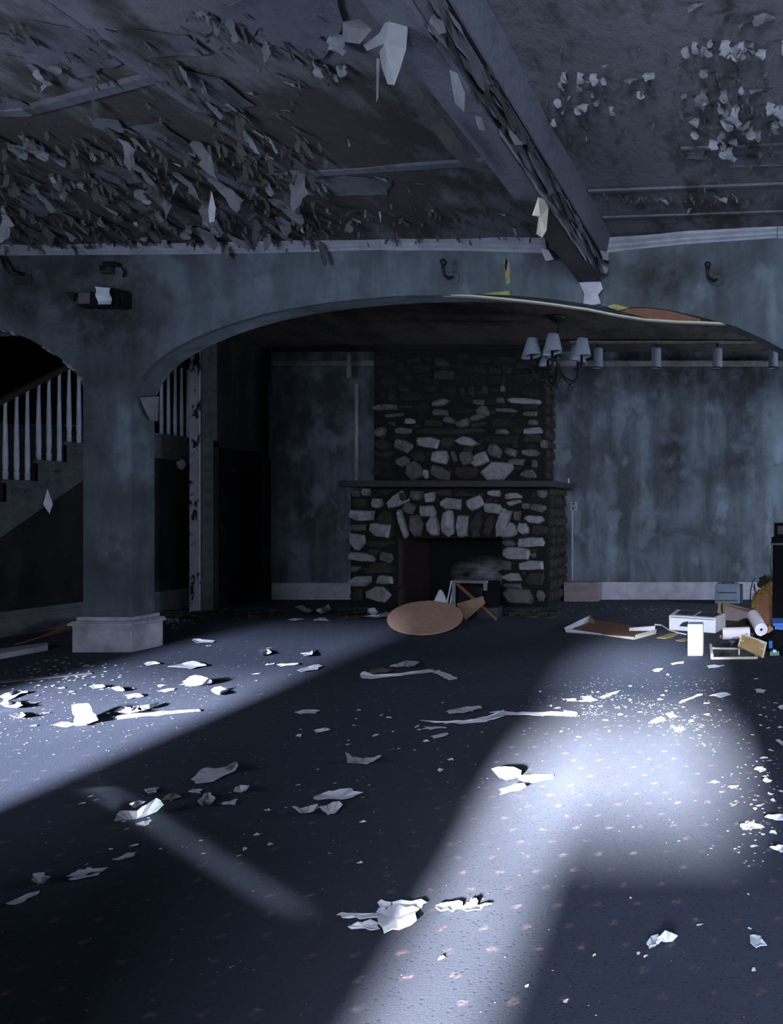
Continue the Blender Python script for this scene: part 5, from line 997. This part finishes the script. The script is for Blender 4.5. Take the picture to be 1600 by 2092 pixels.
S([(641, 1268), (650, 1262), (662, 1262), (673, 1268)], 'white trapezoid scrap at the far edge of the left light patch', lift=.04)
S([(750, 1250), (753, 1243), (766, 1242), (773, 1250), (764, 1256)], 'crumpled white ball of paper left of the round tabletop', 'scrap', z=(.0, .10, .10, .05, 0))
S([(742, 1259), (770, 1256), (788, 1250), (800, 1252), (792, 1259), (765, 1261)], 'thin white strip tucked beside the round tabletop', 'scrap', lift=.05)

# the many smaller chips: one object each, in three kinds of place
CH = []
for s in range(14):
    r = random.Random(s + 900); n = r.choice((5, 6, 7, 8)); P = [((math.cos(2*PI*k/n) * r.uniform(.55, 1.1)), math.sin(2*PI*k/n) * r.uniform(.3, .75), r.random() ** 2 * .35) for k in range(n)]
    v = P + [(x * .5, y * .5, .02) for x, y, z in P] + [(0, 0, .06)]
    CH.append(tuple(MB().add(v, [(i, (i+1) % n, n+(i+1) % n, n+i) for i in range(n)] + [(n+i, n+(i+1) % n, 2*n) for i in range(n)]).mesh('paint_chip', M[m_]) for m_ in ('scrap', 'scrap_dim')))
rc = random.Random(77)
def chips(n, fn, size, dim, label, group):
    for _ in range(n):
        px, py = fn()
        if not (0 < px < 1600 and py > 1290): continue
        p = G(px, py); o = bpy.data.objects.new('paint_chip', CH[rc.randrange(14)][1 if rc.random() < dim else 0]); C.objects.link(o)
        s = rc.uniform(*size) * .5; o.location = (p.x, p.y, .003); o.rotation_euler = (0, 0, rc.uniform(0, 6.28)); o.scale = (s, s, s); tag(o, label, 'paint chip', group)
chips(22, lambda: (lambda t: (520 * t + rc.gauss(0, 30), 1455 - 110 * t + rc.gauss(0, 26)))(rc.random()), (.03, .075), .3, 'small pale paint chip in the left light patch or along its dark back edge', 'chips about the left light patch')
chips(48, lambda: (lambda q: (q[0] + rc.gauss(0, 45), q[1] + rc.gauss(0, 12)))((rc.gauss(1310, 100), rc.gauss(1440, 30))), (.02, .05), .2, 'small white paint chip in the litter across the back of the right light patch', 'chips at the back of the right light patch')
chips(34, lambda: (rc.gauss(1560, 40), rc.uniform(1430, 1760)), (.02, .05), .2, 'small white paint chip in the shade near the right edge of the floor', 'chips near the right edge')
chips(26, lambda: (rc.uniform(600, 1000), rc.gauss(1490, 45)), (.02, .05), .6, 'small greyish paint chip on the dark middle of the floor', 'chips on the dark middle floor')
chips(26, lambda: (rc.uniform(150, 760), rc.uniform(1600, 1780)), (.015, .035), .6, 'tiny paint chip on the dark carpet around the diagonal light streak', 'chips round the diagonal streak')
chips(12, lambda: (rc.uniform(900, 1590), rc.uniform(1820, 2080)), (.012, .026), .1, 'tiny white paint chip on the near carpet at lower right', 'chips at lower right')
b = MB()
def crumbs(n, fn, size):
    for _ in range(n):
        px, py = fn()
        if not (-20 < px < 1620 and 1236 < py < 2092): continue
        p = G(px, py); k = rc.uniform(*size); a = rc.gauss(0, .5); c, s = math.cos(a), math.sin(a); q = rc.uniform(.3, .8)
        b.add([(p.x + (x*c - y*q*s)*k, p.y + (x*s + y*q*c)*k, z * k + .002) for x, y, z in ((-.5, -.4, 0), (.5, -.5, 0), (.4, .5, 0), (-.4, .4, 0), (.1, 0, .16))], [(0, 1, 4), (1, 2, 4), (2, 3, 4), (3, 0, 4)])
crumbs(340, lambda: (lambda t: (620 * t - 20 + rc.gauss(0, 40), 1490 - 140 * t + rc.gauss(0, 40)))(rc.random() ** 1.3), (.004, .013))
CL = [(rc.gauss(1320, 120), rc.gauss(1440, 30)) for _ in range(26)]
crumbs(430, lambda: (lambda q: (q[0] + rc.gauss(0, 26), q[1] + rc.gauss(0, 6)))(rc.choice(CL)), (.004, .013))
crumbs(150, lambda: (rc.gauss(1320, 130), rc.gauss(1440, 34)), (.004, .010)); crumbs(200, lambda: (rc.gauss(1570, 60), rc.uniform(1400, 1780)), (.004, .012))
crumbs(320, lambda: (rc.uniform(0, 1600), 1240 + 500 * rc.random() ** 1.2), (.004, .011)); crumbs(120, lambda: (rc.uniform(0, 1600), rc.uniform(1600, 2080)), (.002, .006)); crumbs(110, lambda: (rc.gauss(1300, 150), rc.gauss(1240, 8)), (.012, .03)); crumbs(120, lambda: (rc.gauss(130, 90), rc.gauss(1375, 18)), (.012, .03)); crumbs(60, lambda: (rc.gauss(345, 30), rc.gauss(1268, 8)), (.02, .05))
stuff(b.build('paint_crumbs', M['crumb'], fix=False))
b = MB()
for _ in range(150):
    a0, a1 = rc.choice(((330, 585), (330, 585), (690, 738), (1030, 1135))); px, py = rc.uniform(a0, a1), rc.uniform(1247, 1264); p = G(px, py); k = rc.uniform(.03, .10); a = rc.gauss(0, .8); c, s = math.cos(a) * k, math.sin(a) * k; h = rc.uniform(.005, .02)
    b.prism([(p.x - c, p.y - s, .002), (p.x + c, p.y + s, .002), (p.x + c + .01, p.y + s + .02, .002), (p.x - c + .01, p.y - s + .02, .002)], (0, 0, h))
stuff(b.build('dark_debris', M['dark_wood']))
print('flakes', nflake, 'stones', len(placed))
